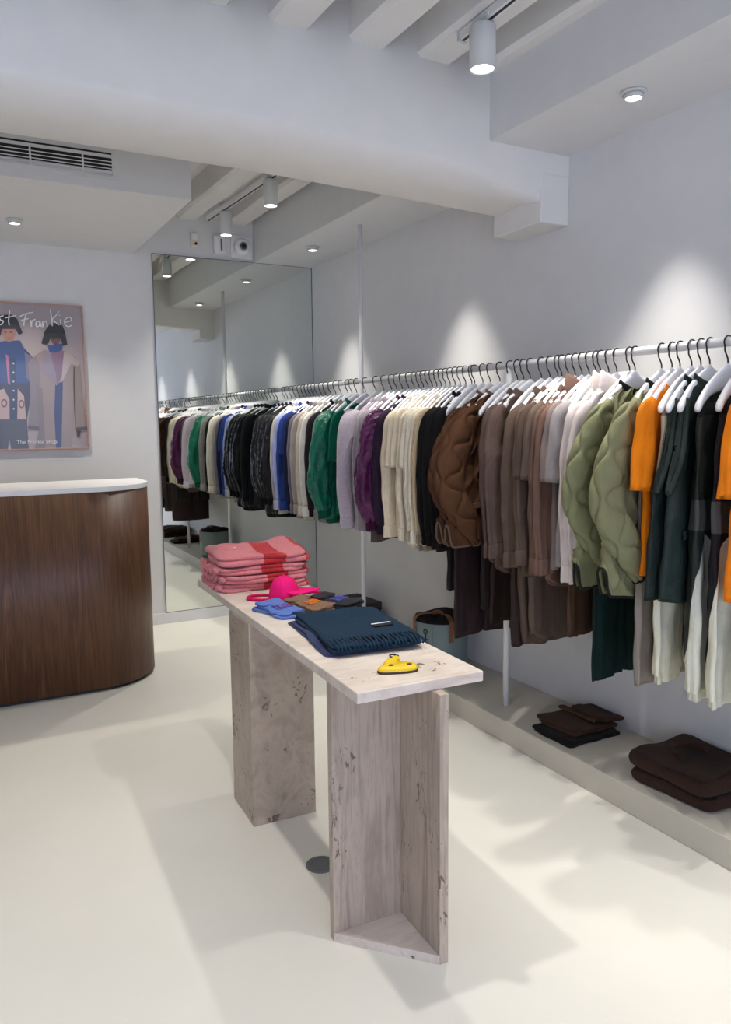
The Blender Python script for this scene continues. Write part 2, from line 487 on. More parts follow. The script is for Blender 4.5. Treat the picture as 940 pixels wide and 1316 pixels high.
def poster():
    t = tag(empty('framed_poster', (.531, BY, 1.33)), 'framed fashion poster of two figures in bucket hats, white script', 'poster')
    x0, x1, z0, z1 = -.35, .35, 0, .982

    def mp(zx, zy):
        px, py = zx / 4.27, 330 + zy / 4.27
        T = 387 + .063 * px; B = 579.4 - .025 * px; s = (py - T) / (B - T)
        return (.35 - (105 + 10 * s - px) * .00494, .982 * (1 - s))
    fm = plain('pale_copper_frame', rgb(186, 150, 134), .45)
    for a in ((x0, x1, z0, z0 + .010), (x0, x1, z1 - .010, z1), (x0, x0 + .010, z0 + .01, z1 - .01), (x1 - .010, x1, z0 + .01, z1 - .01)):
        box('frame_bar', a[0], a[1], -.028, 0, a[2], a[3], fm, t, bevel=.002)

    def pm(c): return plain('poster_print', rgb(*c), .5, Coat_Weight=.6, Coat_Roughness=.06)
    box('print_sheet', x0 + .008, x1 - .008, -.012, -.002, z0 + .008, z1 - .008, pm((172, 160, 164)), t)
    lay = [0]

    def poly(name, pts, c):
        lay[0] += 1; y = -.0122 - lay[0] * .00022
        q = [mp(*p) for p in pts]
        q = [(max(x0 + .010, min(x1 - .010, x)), max(z0 + .010, min(z1 - .010, z))) for x, z in q]
        prism(name, q, 'y', y, -.0121, pm(c), t)
    # figure by the frame edge
    poly('printed_trousers', [(-120, 880), (140, 880), (150, 1060), (55, 1060), (45, 1000), (38, 1060), (-110, 1060)], (78, 82, 96))
    poly('printed_jacket', [(-150, 560), (-60, 500), (0, 470), (90, 465), (130, 500), (185, 560), (165, 760), (140, 890), (-110, 890), (-150, 760)], (66, 68, 92))
    poly('printed_scarf', [(-60, 500), (10, 460), (105, 455), (130, 500), (135, 560), (190, 580), (200, 690), (-60, 690)], (62, 82, 132))
    poly('printed_panel', [(-40, 740), (20, 720), (48, 780), (48, 890), (-60, 890)], (186, 164, 164))
    poly('printed_panel', [(92, 720), (125, 760), (137, 890), (88, 890)], (192, 168, 164))
    poly('printed_placket', [(52, 560), (82, 560), (86, 890), (58, 890)], (48, 70, 104))
    poly('printed_trim', [(30, 530), (44, 540), (52, 700), (40, 690)], (176, 116, 146))
    poly('printed_sleeve', [(130, 520), (190, 560), (170, 700), (140, 660)], (116, 112, 138))
    for k in range(6): poly('printed_button', [(63, 580 + 50 * k), (70, 575 + 50 * k), (76, 581 + 50 * k), (70, 588 + 50 * k)], (196, 190, 196))
    for cx, cy in ((20, 800), (112, 805)):
        poly('printed_emblem', [(cx + 16 * math.cos(a), cy + 24 * math.sin(a)) for a in np.linspace(0, 6.28, 14)[:-1]], (120, 92, 104))
        poly('printed_emblem', [(cx + 9 * math.cos(a), cy + 15 * math.sin(a)) for a in np.linspace(0, 6.28, 14)[:-1]], (196, 172, 166))
    poly('printed_face', [(14, 380), (80, 380), (84, 420), (70, 455), (48, 466), (26, 455), (14, 420)], (176, 128, 118))
    poly('printed_hat', [(-50, 420), (-40, 360), (0, 318), (60, 316), (92, 340), (118, 412), (98, 422), (80, 392), (14, 392), (5, 425)], (24, 26, 34))
    poly('printed_hat_brim', [(-55, 428), (-44, 388), (0, 372), (84, 372), (104, 388), (120, 416), (100, 426), (82, 394), (14, 394), (3, 430)], (44, 46, 56))
    for q in ((30, 412), (58, 412)): poly('printed_eye', [(q[0] - 8, q[1]), (q[0], q[1] - 4), (q[0] + 8, q[1]), (q[0], q[1] + 3)], (60, 42, 44))
    poly('printed_mouth', [(38, 444), (48, 441), (60, 444), (48, 449)], (140, 70, 74))
    # figure in the pale coat
    poly('printed_coat', [(150, 580), (190, 535), (240, 505), (300, 530), (355, 515), (410, 550), (436, 590), (446, 740), (482, 935), (478, 948), (412, 950), (402, 840), (388, 1056), (180, 1056), (206, 945), (146, 940), (160, 760)], (152, 137, 134))
    poly('printed_coat_shade', [(150, 585), (190, 540), (215, 600), (215, 700), (206, 945), (146, 940), (162, 760)], (134, 124, 130))
    poly('printed_coat_opening', [(296, 700), (338, 680), (330, 1056), (300, 1056), (290, 860)], (52, 66, 116))
    poly('printed_coat_fold', [(398, 600), (408, 605), (412, 940), (402, 840), (396, 700)], (88, 80, 88))
    poly('printed_coat_shade', [(190, 700), (225, 720), (240, 1056), (185, 1056), (206, 945)], (128, 118, 122))
    poly('printed_shirt', [(268, 515), (350, 515), (338, 640), (306, 700), (282, 620)], (132, 104, 128))
    poly('printed_lapel', [(232, 508), (268, 520), (300, 640), (306, 705), (205, 612), (225, 570)], (140, 130, 146))
    poly('printed_lapel', [(345, 516), (378, 530), (436, 580), (430, 600), (385, 585), (330, 690), (336, 600)], (178, 164, 164))
    poly('printed_cuff', [(146, 925), (206, 930), (205, 948), (145, 942)], (96, 88, 92))
    poly('printed_cuff', [(412, 934), (482, 930), (482, 948), (413, 952)], (96, 88, 92))
    poly('printed_hand', [(415, 952), (440, 952), (432, 990), (418, 985)], (88, 64, 62))
    poly('printed_scarf', [(256, 485), (300, 478), (338, 475), (332, 510), (290, 526), (262, 516)], (56, 80, 140))
    poly('printed_face', [(268, 410), (328, 405), (330, 440), (318, 470), (298, 480), (278, 468)], (112, 78, 74))
    poly('printed_hat', [(222, 470), (240, 405), (262, 375), (300, 362), (332, 368), (350, 410), (363, 478), (340, 486), (326, 440), (268, 442), (255, 478)], (26, 26, 32))
    poly('printed_hat_brim', [(222, 474), (236, 428), (262, 420), (330, 416), (352, 424), (364, 480), (340, 488), (324, 444), (270, 446), (254, 482)], (46, 46, 54))
    for q in ((284, 450), (314, 448)): poly('printed_eye', [(q[0] - 7, q[1]), (q[0], q[1] - 3), (q[0] + 7, q[1]), (q[0], q[1] + 3)], (40, 28, 30))
    # handwriting and shop name
    wm = plain('white_print', rgb(250, 249, 249), .6)
    S = [[(-60, 340), (-30, 335), (-35, 318), (-58, 330), (-55, 362), (-25, 360)], [(20, 322), (0, 330), (4, 345), (18, 352), (8, 370), (-12, 366)],
         [(52, 296), (46, 350), (50, 374)], [(28, 335), (84, 322)],
         [(103, 328), (140, 312), (178, 304)], [(140, 312), (130, 345), (126, 378)], [(112, 348), (152, 338)],
         [(162, 346), (167, 384), (170, 354), (188, 342)], [(208, 352), (192, 360), (194, 382), (208, 378), (212, 354), (220, 384)],
         [(226, 354), (228, 386), (234, 360), (247, 354), (254, 384)], [(268, 290), (276, 335), (280, 380)], [(318, 300), (296, 328), (278, 346), (296, 358), (318, 374)],
         [(324, 344), (328, 376)], [(318, 320), (323, 323)], [(346, 362), (386, 348), (372, 332), (350, 346), (350, 372), (368, 382), (390, 376)]]
    for k, s in enumerate(S):
        q = np.array([mp(*p) for p in s]); c = catmull(np.column_stack([q[:, 0], np.full(len(q), -.0225), q[:, 1]]), 5 * len(s))
        c[:, 0] = np.clip(c[:, 0], x0 + .014, x1 - .014)
        tube('script_stroke', c, .0040, wm, t, n=6)
    cu = bpy.data.curves.new('shop_name', 'FONT'); cu.body = 'The Frankie Shop'; cu.size = .036; cu.extrude = .0005; cu.align_x = 'CENTER'
    o = bpy.data.objects.new('shop_name_lettering', cu)
    me = bpy.data.meshes.new_from_object(o); bpy.data.objects.remove(o)
    me.materials.clear(); me.materials.append(wm)
    o = bpy.data.objects.new('shop_name_lettering', me); col.objects.link(o); o.parent = t
    cx, cz = mp(195, 1024); o.location = (cx, -.0235, cz); o.rotation_euler = (R(90), 0, 0)


poster()

# ------------------------------------------------------------------ counter


def counter():
    t = tag(empty('sales_counter', (0, 4.43, 0)), 'dark walnut sales counter with rounded corner and white top', 'counter')

    def outline(o, xl=-1.3, d=.62, x1=1.05, r=.36):
        p = [(xl, -o)]
        for a in np.linspace(-90, 0, 22): p.append((x1 - r + (r + o) * math.cos(R(a)), r + (r + o) * math.sin(R(a))))
        p.append((x1 + o, d)); p.append((xl, d)); return p
    prism('plinth', outline(-.02), 'z', 0, .02, M['dark'], t)
    prism('counter_body', outline(0), 'z', .02, 1.130, M['walnut'], t, smooth=True)
    prism('counter_top', outline(.004), 'z', 1.130, 1.158, M['white'], t, bevel=.003)


counter()

# ------------------------------------------------------------------ stone table
TROT = R(-2.1)
TZ0, TZ1 = .775, .805
tb = tag(empty('stone_table', (1.12, 2.53, 0), TROT), 'narrow travertine display table on two angled legs', 'table')
box('tabletop', -.202, .19, -.83, .83, TZ0, TZ1, M['trav_top'], tb, bevel=.003)


def stone_leg(ox, oy, sx, sy):
    """corner at (ox,oy); one panel runs along sx*x, the other along sy*y; triangular foot between"""
    s, th = .25, .028
    a = box('side_panel', min(ox, ox + sx * s), max(ox, ox + sx * s), min(oy, oy + sy * th), max(oy, oy + sy * th), 0, TZ0, M['trav_v' if sx < 0 else 'trav_p'], tb, bevel=.002)
    b = box('side_panel', min(ox, ox + sx * th), max(ox, ox + sx * th), min(oy + sy * th, oy + sy * s), max(oy + sy * th, oy + sy * s), 0, TZ0, M['trav_v' if sx < 0 else 'trav_p'], tb, bevel=.002)
    e = .0
    prism('foot_plate', [(ox + sx * th, oy + sy * th), (ox + sx * (s - e), oy + sy * th), (ox + sx * th, oy + sy * (s - e))], 'z', 0, .026, M['trav_top'], tb, bevel=.001)
    return a, b


def tloc(wx, wy):
    v = Matrix.Rotation(-TROT, 2) @ Vector((wx - 1.12, wy - 2.53)); return v.x, v.y


ox, oy = tloc(1.148, 1.908); stone_leg(ox, oy, -1, -1)
ox, oy = tloc(.917, 2.612); stone_leg(ox, oy, 1, 1)

dsk = tag(empty('floor_socket', (1.03, 2.265, 0)), 'round grey metal floor socket cover behind the front table leg', 'floor socket')
lathe('cover_disc', [(.052, 0), (.052, .002), (.047, .004), (.004, .004)], M['grey'], dsk, n=36)
lathe('cover_ring', [(.036, .0042), (.036, .0055), (.032, .0055), (.032, .0042)], M['grey'], dsk, n=32, cap0=False, cap1=False)

# ------------------------------------------------------------------ folded goods


def rrect(hx, hy, r, n=64):
    r = min(r, hx * .98, hy * .98); pts = []
    per = n // 4
    for q, (cx, cy) in enumerate(((hx - r, hy - r), (-hx + r, hy - r), (-hx + r, -hy + r), (hx - r, -hy + r))):
        for a in np.linspace(q * 90, q * 90 + 90, per, endpoint=False): pts.append((cx + r * math.cos(R(a)), cy + r * math.sin(R(a))))
    # spread along the straight sides
    p = np.array(pts + pts[:1]); s = np.r_[0, np.cumsum(np.linalg.norm(np.diff(p, axis=0), axis=1))]
    u = np.linspace(0, s[-1], n, endpoint=False)
    return np.column_stack([np.interp(u, s, p[:, 0]), np.interp(u, s, p[:, 1])])


def folded(name, w, d, h, layers, mat, seed, parent=None, wob=.006, puff=.0, cr=.03, n=72, und=None):
    rng = np.random.RandomState(seed); rings = []; und = wob if und is None else und
    base = rrect(w / 2, d / 2, cr, n); ph = rng.rand(12) * 6.28
    lh = h / layers

    def ring(sx, z, jit):
        q = base * np.array([[1 - sx / (w / 2), 1 - sx / (d / 2)]])
        zz = np.full(n, z); th = np.arctan2(base[:, 1], base[:, 0])
        q = q * (1 + wob / (w / 2) * (np.sin(3 * th + ph[0] + jit) + .6 * np.sin(7 * th + ph[1] + 2 * jit)))[:, None]
        return np.column_stack([q, zz])
    rings.append(ring(min(w, d) * .3, .001, 0))
    for L in range(layers):
        for a in np.linspace(-80, 80, 7):
            rr = lh / 2; ins = rr * (1 - math.cos(R(a))) + (L % 2) * .003
            rings.append(ring(ins, lh * (L + .5) + rr * math.sin(R(a)), L * 1.3))
    for s in (.12, .2, .3, .4, .5, .6, .7, .8, .9, .97):
        rr = ring(min(w, d) / 2 * s, h + puff * s, layers * 1.3)
        rr[:, 2] += .3 * und * np.sin(rr[:, 0] * 38 + ph[3] + 14 * rr[:, 1]) + .3 * und * np.sin(rr[:, 1] * 31 + ph[4] - 9 * rr[:, 0])
        rings.append(rr)
    P = np.array(rings)
    P[:, :, 2] += (P[:, :, 2] / h) ** 2 * (.5 * und * np.sin(P[:, :, 0] * 22 + ph[5] + 8 * P[:, :, 1]) + .5 * und * np.sin(P[:, :, 1] * 19 + ph[6]))
    P[:, :, 2] = np.maximum(P[:, :, 2], .001)
    return grid(name, P, mat, parent, cap0=True, cap1=True)


def check_mat():
    t = NT('pink_red_mohair'); v = t.coords()
    sx = t.n('ShaderNodeSeparateXYZ'); t.l(v, sx.inputs[0])
    n0 = t.noise(v, 30, 3); a = t.n('ShaderNodeMath', operation='MULTIPLY_ADD'); t.l(n0, a.inputs[0]); a.inputs[1].default_value = .02; t.l(sx.outputs[0], a.inputs[2])
    sk = t.n('ShaderNodeMath', operation='MULTIPLY_ADD'); t.l(sx.outputs[1], sk.inputs[0]); sk.inputs[1].default_value = .12; t.l(a.outputs[0], sk.inputs[2])
    m = t.n('ShaderNodeMapRange'); t.l(sk.outputs[0], m.inputs[0]); m.inputs[1].default_value = -.22; m.inputs[2].default_value = .22
    pk, rd = rgb(232, 138, 144), rgb(204, 30, 38)
    c = t.ramp(m.outputs[0], [(0, pk), (.44, rd), (.66, pk), (.87, rd)], 'CONSTANT')
    f = t.noise(v, 150, 4, .7); c = t.mix(1, c, t.ramp(f, [(.25, (.72, .7, .7, 1)), (.7, (1.12, 1.1, 1.1, 1))]), 'MULTIPLY')
    t.color(c); t.set(Roughness=1); t.b.inputs['Sheen Weight'].default_value = .2; t.bump(f, 1, .006)
    return t.m


def stack(wx, wy, z, items):
    for it in items: z = it(wx, wy, z)


chk = check_mat()
z = TZ1
tagm = plain('white_woven_label', rgb(225, 225, 230), .7)
lab = ['bottom folded pink and red checked mohair sweater on the stone table', 'second from bottom folded pink and red mohair sweater of the pile', 'third from bottom folded pink and red mohair sweater of the pile', 'top folded pink and red checked mohair sweater with white neck label']
for k, (hh, dx, dy, rz, pf) in enumerate([(.032, 0, 0, -.02, 0), (.034, .006, -.004, .03, 0), (.034, -.004, .004, -.04, 0), (.05, .0, .004, .02, .012)]):
    t = tag(empty('folded_sweater', (1.152 + dx, 3.155 + dy, z), TROT + rz), lab[k], 'sweater', 'pile of checked mohair sweaters')
    folded('sweater_body', .39, .32, hh, 2 if k < 3 else 2, chk, 20 + k, t, wob=.007, puff=pf, cr=.06, und=.014 if k == 3 else .005)
    if k == 3:
        th = np.linspace(0, 2 * math.pi, 30, endpoint=False)
        tube('collar_rib', np.column_stack([-.115 + .055 * np.cos(th), .0 + .075 * np.sin(th), np.full(30, hh + .008)]), .010, chk, t, closed=True)
        o = box('neck_label', -.018, .018, -.011, .011, 0, .002, tagm, t); o.location = (-.125, -.055, hh + .013); o.rotation_euler = (R(18), R(-8), R(-55))
    else:
        for q in range(5):
            a = np.linspace(0, 1, 7); y0 = -.13 + q * .06
            tube('sleeve_fold', np.column_stack([-.19 - .012 * np.sin(a * math.pi), y0 + a * .05, .4 * hh + .3 * hh * np.sin(a * 5 + q)]), .010, chk, t, n=8)
    z += hh + (.002 if k < 3 else 0)


def cap():
    c = fabric((238, 24, 120), 'plain'); t = tag(empty('pink_cap', (1.135, 2.80, TZ1), TROT - .5), 'hot pink cap with narrow strap on the stone table', 'cap')
    n = 48; th = np.linspace(0, 2 * math.pi, n, endpoint=False); P = []
    for a in np.linspace(0, 88, 16):
        rr = math.cos(R(a)) ** .8; zz = .012 + .082 * math.sin(R(a))
        seam = 1 - .02 * np.abs(np.cos(3 * th)) ** 14
        P.append(np.column_stack([.060 * rr * seam * np.cos(th), .066 * rr * seam * np.sin(th), np.full(n, zz)]))
    P.insert(0, np.column_stack([.059 * np.cos(th), .065 * np.sin(th), np.full(n, .001)]))
    grid('crown', np.array(P), c, t, cap0=True, cap1=True)
    # brim, towards +x local
    B = []
    for s in np.linspace(0, 1, 8):
        a = np.linspace(-70, 70, 17); r0 = .056 + .075 * s * np.cos(R(1) * a * .72)
        B.append(np.column_stack([r0 * np.cos(R(1) * a) + .012 * s, .060 * np.sin(R(1) * a) * (1 + .05 * s), .034 + .006 * s - .016 * (np.sin(R(1) * a) ** 2) * s]))
    B = np.array(B)
    o = grid('brim', B, c, t, closed=False); m = o.modifiers.new('s', 'SOLIDIFY'); m.thickness = .006
    lathe('top_button', [(.006, .0925), (.007, .095), (.004, .098), (.001, .0985)], c, t)
    a = np.linspace(40, 320, 26); L = [(-.055 + .0 , .03, .006)]
    loop = catmull([(-.04, .03, .007), (-.09, .045, .007), (-.135, .02, .008), (-.14, -.025, .008), (-.09, -.045, .007), (-.04, -.035, .007)], 40)
    tube('strap', loop, .006, fabric((204, 22, 88), 'plain'), t, n=6)
    tube('strap', catmull([(.06, .045, .010), (.10, .07, .012), (.15, .075, .010), (.175, .05, .007), (.16, .02, .006), (.1, .01, .006)], 36), .006, fabric((204, 22, 88), 'plain'), t, n=6)


cap()


def sock(wx, wy, rz, c, tc, label, seed, w=.105, d=.205):
    t = tag(empty('folded_sock', (wx, wy, TZ1), rz), label, 'socks', 'folded printed socks on the table')
    m = fabric(c, 'knit')
    folded('sock_body', w, d, .022, 2, m, seed, t, wob=.005, cr=.03, puff=.004)
    o = folded('sock_cuff', w * .96, d * .3, .009, 1, m, seed + 1, t, wob=.003, cr=.015, n=48); o.location = (0, d * .30, .024)
    pm = fabric(tc, 'plain'); k = 0
    for x in (-.026, -.012, .004, .018, .03):
        pts = [(x, .012, .0285), (x + .004, -.006, .0285), (x - .002, -.022, .028), (x + .005, -.034, .027)]
        tube('woven_lettering', catmull(pts, 9), .0026, pm, t, n=6); k += 1
    return t


sock(1.035, 2.60, .22, (92, 122, 196), (128, 92, 170), 'blue folded socks with violet lettering beside the pink cap', 31)
sock(1.156, 2.605, .42, (132, 100, 76), (232, 122, 36), 'brown folded socks with orange lettering between blue and black ones', 33)
sock(1.268, 2.605, .50, (28, 27, 33), (92, 92, 176), 'black folded socks with purple lettering near the table edge', 35)


def scarf(wx, wy, zb, rz, w, d, h, c, label, seed, fringe=True, tagp=False):
    t = tag(empty('folded_scarf', (wx, wy, zb), rz), label, 'scarf', 'folded wool scarves on the table')
    m = fabric(c, 'fleece')
    folded('scarf_body', w, d, h, 2, m, seed, t, wob=.004, cr=.02)
    if fringe:
        for k in range(22):
            x = -w / 2 + .012 + k * (w - .024) / 21; j = (k * 37 % 7 - 3) * .0012
            tube('fringe_tassel', catmull([(x, -d / 2 + .075, h + .004), (x + j, -d / 2 + .03, h + .005), (x - j, -d / 2 - .004, h * .8), (x + j, -d / 2 - .008, h * .2 + .004)], 9), .0036, m, t, n=6)
    if tagp:
        o = box('label_patch', -.035, .035, -.016, .016, 0, .002, M['dark'], t); o.location = (w * .26, -.04, h + .003); o.rotation_euler = (0, 0, .1)
        o = box('label_stripe', -.035, .035, .008, .016, .0021, .003, tagm, t); o.location = (w * .26, -.04, h + .003); o.rotation_euler = (0, 0, .1)
    return t


scarf(1.125, 2.215, TZ1, TROT - .09, .30, .43, .011, (58, 68, 104), 'slate blue folded scarf lying under the navy fringed scarf', 41, fringe=False)
scarf(1.145, 2.205, TZ1 + .012, TROT - .11, .30, .45, .020, (16, 46, 68), 'deep navy folded wool scarf with fringe and woven label', 43, tagp=True)


def charm():
    t = tag(empty('leather_charm', (1.075, 1.825, TZ1)), 'yellow leather animal shaped key charm at the table end', 'key charm')
    ym = plain('yellow_leather', rgb(232, 196, 20), .45); em = plain('dark_leather_edge', rgb(60, 44, 30), .6)
    zpx = [(440, 325), (468, 313), (476, 288), (494, 270), (520, 262), (532, 246), (552, 244), (560, 262), (552, 276), (540, 284), (542, 300), (572, 298), (600, 302), (614, 318), (602, 334), (560, 342), (500, 343), (458, 341), (442, 334)]
    # outline in metres: right edge of the picture crop runs along the table front
    p = np.array([((a - 527) * .00068, (310 - b) * .00130) for a, b in zpx])
    rot = np.array([[math.cos(-.35), -math.sin(-.35)], [math.sin(-.35), math.cos(-.35)]]); p = p @ rot.T
    q = catmull(np.column_stack([p, np.zeros(len(p))]), 80)[:, :2]; c = q.mean(0)
    ring = lambda s, z: np.column_stack([c + (q - c) * s, np.full(len(q), z)])
    grid('charm_edge', np.array([ring(.97, .0005), ring(1.0, .002), ring(1.0, .005), ring(.97, .0065)]), em, t, cap0=True, cap1=True)
    grid('charm_body', np.array([ring(.965, .0066), ring(.955, .012), ring(.86, .0165), ring(.72, .0175)]), ym, t, cap1=True)
    for a, b in ((500, 322), (577, 320)):
        e = (np.array([(a - 527) * .00068, (310 - b) * .00130]) @ rot.T)
        th = np.linspace(0, 2 * math.pi, 16, endpoint=False)
        grid('eye_hole', np.array([[(e[0] + k * .008 * math.cos(u), e[1] + k * .006 * math.sin(u), zz) for u in th] for k, zz in ((1, .017), (.9, .0195), (.4, .0197))]), em, t, cap1=True)
    hx, hy = np.array([(550 - 527) * .00068, (310 - 236) * .00130]) @ rot.T
    th = np.linspace(0, 2 * math.pi, 20, endpoint=False)
    tube('key_ring', np.column_stack([hx + .012 * np.cos(th), hy + .012 + .014 * np.sin(th), np.full(20, .006)]), .0022, M['hook'], t, closed=True)
    tube('clasp', [(hx, hy - .012, .012), (hx, hy, .010), (hx, hy + .006, .008)], .004, M['hook'], t)


charm()

# ledge goods
t = tag(empty('folded_trousers', (2.395, 2.495, LEDZ), .04), 'black folded trousers under the brown pair on the ledge', 'trousers', 'folded trousers on the ledge')
folded('trouser_body', .30, .25, .026, 2, fabric((22, 21, 20), 'fleece'), 51, t, wob=.005, cr=.02)
t = tag(empty('folded_trousers', (2.425, 2.515, LEDZ + .028), .02), 'dark brown corduroy trousers folded on top of the black pair', 'trousers', 'folded trousers on the ledge')
folded('trouser_body', .27, .24, .026, 2, fabric((62, 40, 27), 'fleece'), 52, t, wob=.006, cr=.02)
o = folded('folded_leg', .15, .20, .018, 1, fabric((58, 36, 24), 'fleece'), 53, t, wob=.004, cr=.02); o.location = (.10, -.02, .027); o.rotation_euler = (0, R(6), .06)
o = folded('waistband', .03, .22, .012, 1, fabric((80, 58, 40), 'plain'), 54, t, wob=.002, cr=.01, n=40); o.location = (.02, 0, .030)
for k, (hh, lb) in enumerate([(.048, 'lower dark brown fleece sweater folded on the ledge'), (.055, 'upper dark brown fleece sweater folded on the ledge')]):
    t = tag(empty('folded_fleece', (2.435 - .004 * k, 1.885 + .01 * k, LEDZ + .050 * k), .03 - .05 * k), lb, 'sweater', 'folded brown fleeces on the ledge')
    folded('fleece_body', .345, .37, hh, 1, fabric((54, 35, 26), 'fleece'), 56 + k, t, wob=.004, cr=.04, puff=.004 * k, und=.010 if k else .004)
    if k: 
        th = np.linspace(0, math.pi, 20)
        tube('collar_rib', np.column_stack([.02 + .07 * np.cos(th), .02 + .09 * np.sin(th), .060 + .004 * np.sin(4 * th)]), .011, fabric((56, 36, 27), 'fleece'), t)


def bucket_bag():
    t = tag(empty('bucket_bag', (2.425, 3.62, LEDZ), R(150)), 'grey green bucket bag with brown leather handles on the ledge', 'bag')
    g = plain('grey_green_coated_canvas', rgb(120, 136, 134), .45); dk = fabric((34, 30, 30), 'plain'); br = plain('brown_leather', rgb(132, 84, 52), .5)
    r = .155
    lathe('bag_body', [(.01, .001), (r - .01, .001), (r - .002, .008), (r, .03), (r + .004, .265), (r + .002, .27), (r - .004, .268), (r - .006, .2)], g, t, n=48, cap1=False)
    P = []
    th = np.linspace(0, 2 * math.pi, 48, endpoint=False)
    for rr, zz, a in ((r - .006, .245, 0), (r - .004, .272, .004), (r - .015, .29, .010), (r * .6, .296, .014), (r * .25, .29, .010), (.004, .284, 0)):
        P.append(np.column_stack([rr * np.cos(th), rr * np.sin(th), zz + a * np.sin(3 * th + 1)]))
    grid('drawstring_lining', np.array(P), dk, t, cap1=True)
    for a in (25, 108):
        c, s = math.cos(R(a)), math.sin(R(a))
        Q = catmull([(c * .05, s * .05, .302), (c * .12, s * .12, .306), (c * .162, s * .162, .285), (c * .168, s * .168, .23), (c * .166, s * .166, .17)], 20)
        side = np.array([-s, c, 0]) * .013; out = np.array([c, s, 0]) * .002 + np.array([0, 0, .003])
        G = np.array([[p - side, p + side, p + side + out, p - side + out] for p in Q])
        grid('handle_strap', G, br, t, cap0=True, cap1=True, smooth=False)
    tube('handle_strap', catmull([(.05 * math.cos(R(25)), .05 * math.sin(R(25)), .304), (.01, .04, .316), (.05 * math.cos(R(108)), .05 * math.sin(R(108)), .304)], 14), .011, br, t)
    # small anchor like emblem
    a0 = R(55); rad = r + .006

    def em(u, v): return (rad * math.cos(a0 + u / rad), rad * math.sin(a0 + u / rad), v)
    th2 = np.linspace(0, 2 * math.pi, 14, endpoint=False)
    tube('emblem', [em(.011 * math.cos(q), .225 + .012 * math.sin(q)) for q in th2], .003, M['ink'], t, n=6, closed=True)
    tube('emblem', [em(0, .213), em(0, .19), em(0, .165)], .004, M['ink'], t, n=6)
    tube('emblem', [em(-.02, .182), em(0, .180), em(.02, .182)], .003, M['ink'], t, n=6)
    tube('emblem', [em(-.016, .163), em(0, .160), em(.016, .163)], .004, M['ink'], t, n=6)
    box('side_seam', -.001, .001, r + .002, r + .006, .01, .262, M['grey'], t).rotation_euler = (0, 0, R(-20))


bucket_bag()
t = tag(empty('added_box', (2.44, 4.72, LEDZ), .05), 'low dark lidded box added on the ledge near the tall post', 'box')  # added box, a guess at a dark shape in the mirror
box('box_body', -.12, .12, -.16, .16, 0, .13, plain('dark_box_card', rgb(40, 36, 36), .7), t, bevel=.004)
box('box_lid', -.125, .125, -.165, .165, .10, .155, plain('dark_lid_card', rgb(52, 46, 44), .7), t, bevel=.004)

# ------------------------------------------------------------------ rail and posts
rl = tag(empty('clothes_rail', (RX, 0, 0)), 'long white clothes rail on white posts along the right wall', 'clothes rail')
tube('rail_bar', [(0, FY + .9, RZ), (0, 1.5, RZ), (0, BY - .016, RZ)], RR, M['rail'], rl, n=20)
for y, top in ((2.914, RZ), (4.386, 2.71), (1.44, RZ), (-.03, 2.71)):
    tube('post', [(0, y, LEDZ), (0, y, top)], .0145, M['rail'], rl, n=18)

# ------------------------------------------------------------------ hangers
BEND = 1.15


def bend(P):
    P = np.array(P, float); x = P[..., 0]; P[..., 0] = np.where(x > .19, .19 + (x - .19) * .22, x); P[..., 1] -= BEND * np.minimum(P[..., 0] ** 2, .045); return P


def hanger_proto():
    t = empty('clothes_hanger', (RX, 0, RZ))
    hk = [(.020, 0, -.004)]
    for a in np.linspace(15, 215, 14): hk.append((.0215 * math.cos(R(a)), 0, .0215 * math.sin(R(a)) - .001))
    hk += [(-.016, 0, -.030), (-.004, 0, -.048), (.0015, 0, -.062), (0, 0, -.082)]
    tube('hook', catmull(hk, 46), .0028, M['hook'], t, n=7)
    X = np.linspace(0, 1, 26)
    P = []
    for s in np.r_[-X[::-1], X[1:]]:
        a = abs(s); x = s * .212
        zc = -.083 - .03 - .115 * a ** .95 + .012 * math.sin(a * 3.14)
        hz = .030 * (1 - a) ** 1.6 + .015; hy = .0075 + .0065 * a ** 1.5
        if a > .93: k = math.sqrt(max(.02, 1 - ((a - .93) / .07) ** 2)); hz *= k; hy *= k
        th = np.linspace(0, 2 * math.pi, 12, endpoint=False)
        sg = lambda u, e: np.sign(u) * np.abs(u) ** e
        P.append(np.column_stack([np.full(12, x), hy * sg(np.cos(th), .7), zc + hz * sg(np.sin(th), .7)]))
    grid('hanger_body', bend(np.array(P)), M['hanger'], t, cap0=True, cap1=True)
    return t


HP = hanger_proto(); HFIRST = [True]


def hanger(y, rz, what):
    if HFIRST[0]:
        HFIRST[0] = False; h = HP
    else:
        h = HP.copy(); col.objects.link(h)
        for ch in list(HP.children):
            c = ch.copy(); col.objects.link(c); c.parent = h
    h.location = (RX, y, RZ); h.rotation_euler = (0, 0, rz)
    tag(h, 'white hanger holding the ' + what, 'hanger', 'white hangers along the clothes rail')

# ------------------------------------------------------------------ garments


def normals(P):
    du = np.roll(P, -1, 1) - np.roll(P, 1, 1); dv = np.gradient(P, axis=0)
    n = np.cross(du, dv); l = np.linalg.norm(n, axis=2, keepdims=True) + 1e-9
    return n / l


def onion(s, t, p=.085, lam=.15, A=.024):
    """height 0..1 between onion quilting lines; s across, t along"""
    k = np.floor(s / p); best = np.full(s.shape, 9.)
    for d in (-1, 0, 1, 2):
        kk = k + d; line = kk * p + np.where(kk % 2 == 0, 1, -1) * A * np.cos(2 * np.pi * t / lam)
        best = np.minimum(best, np.abs(s - line))
    return 1 - np.exp(-best / .0085)


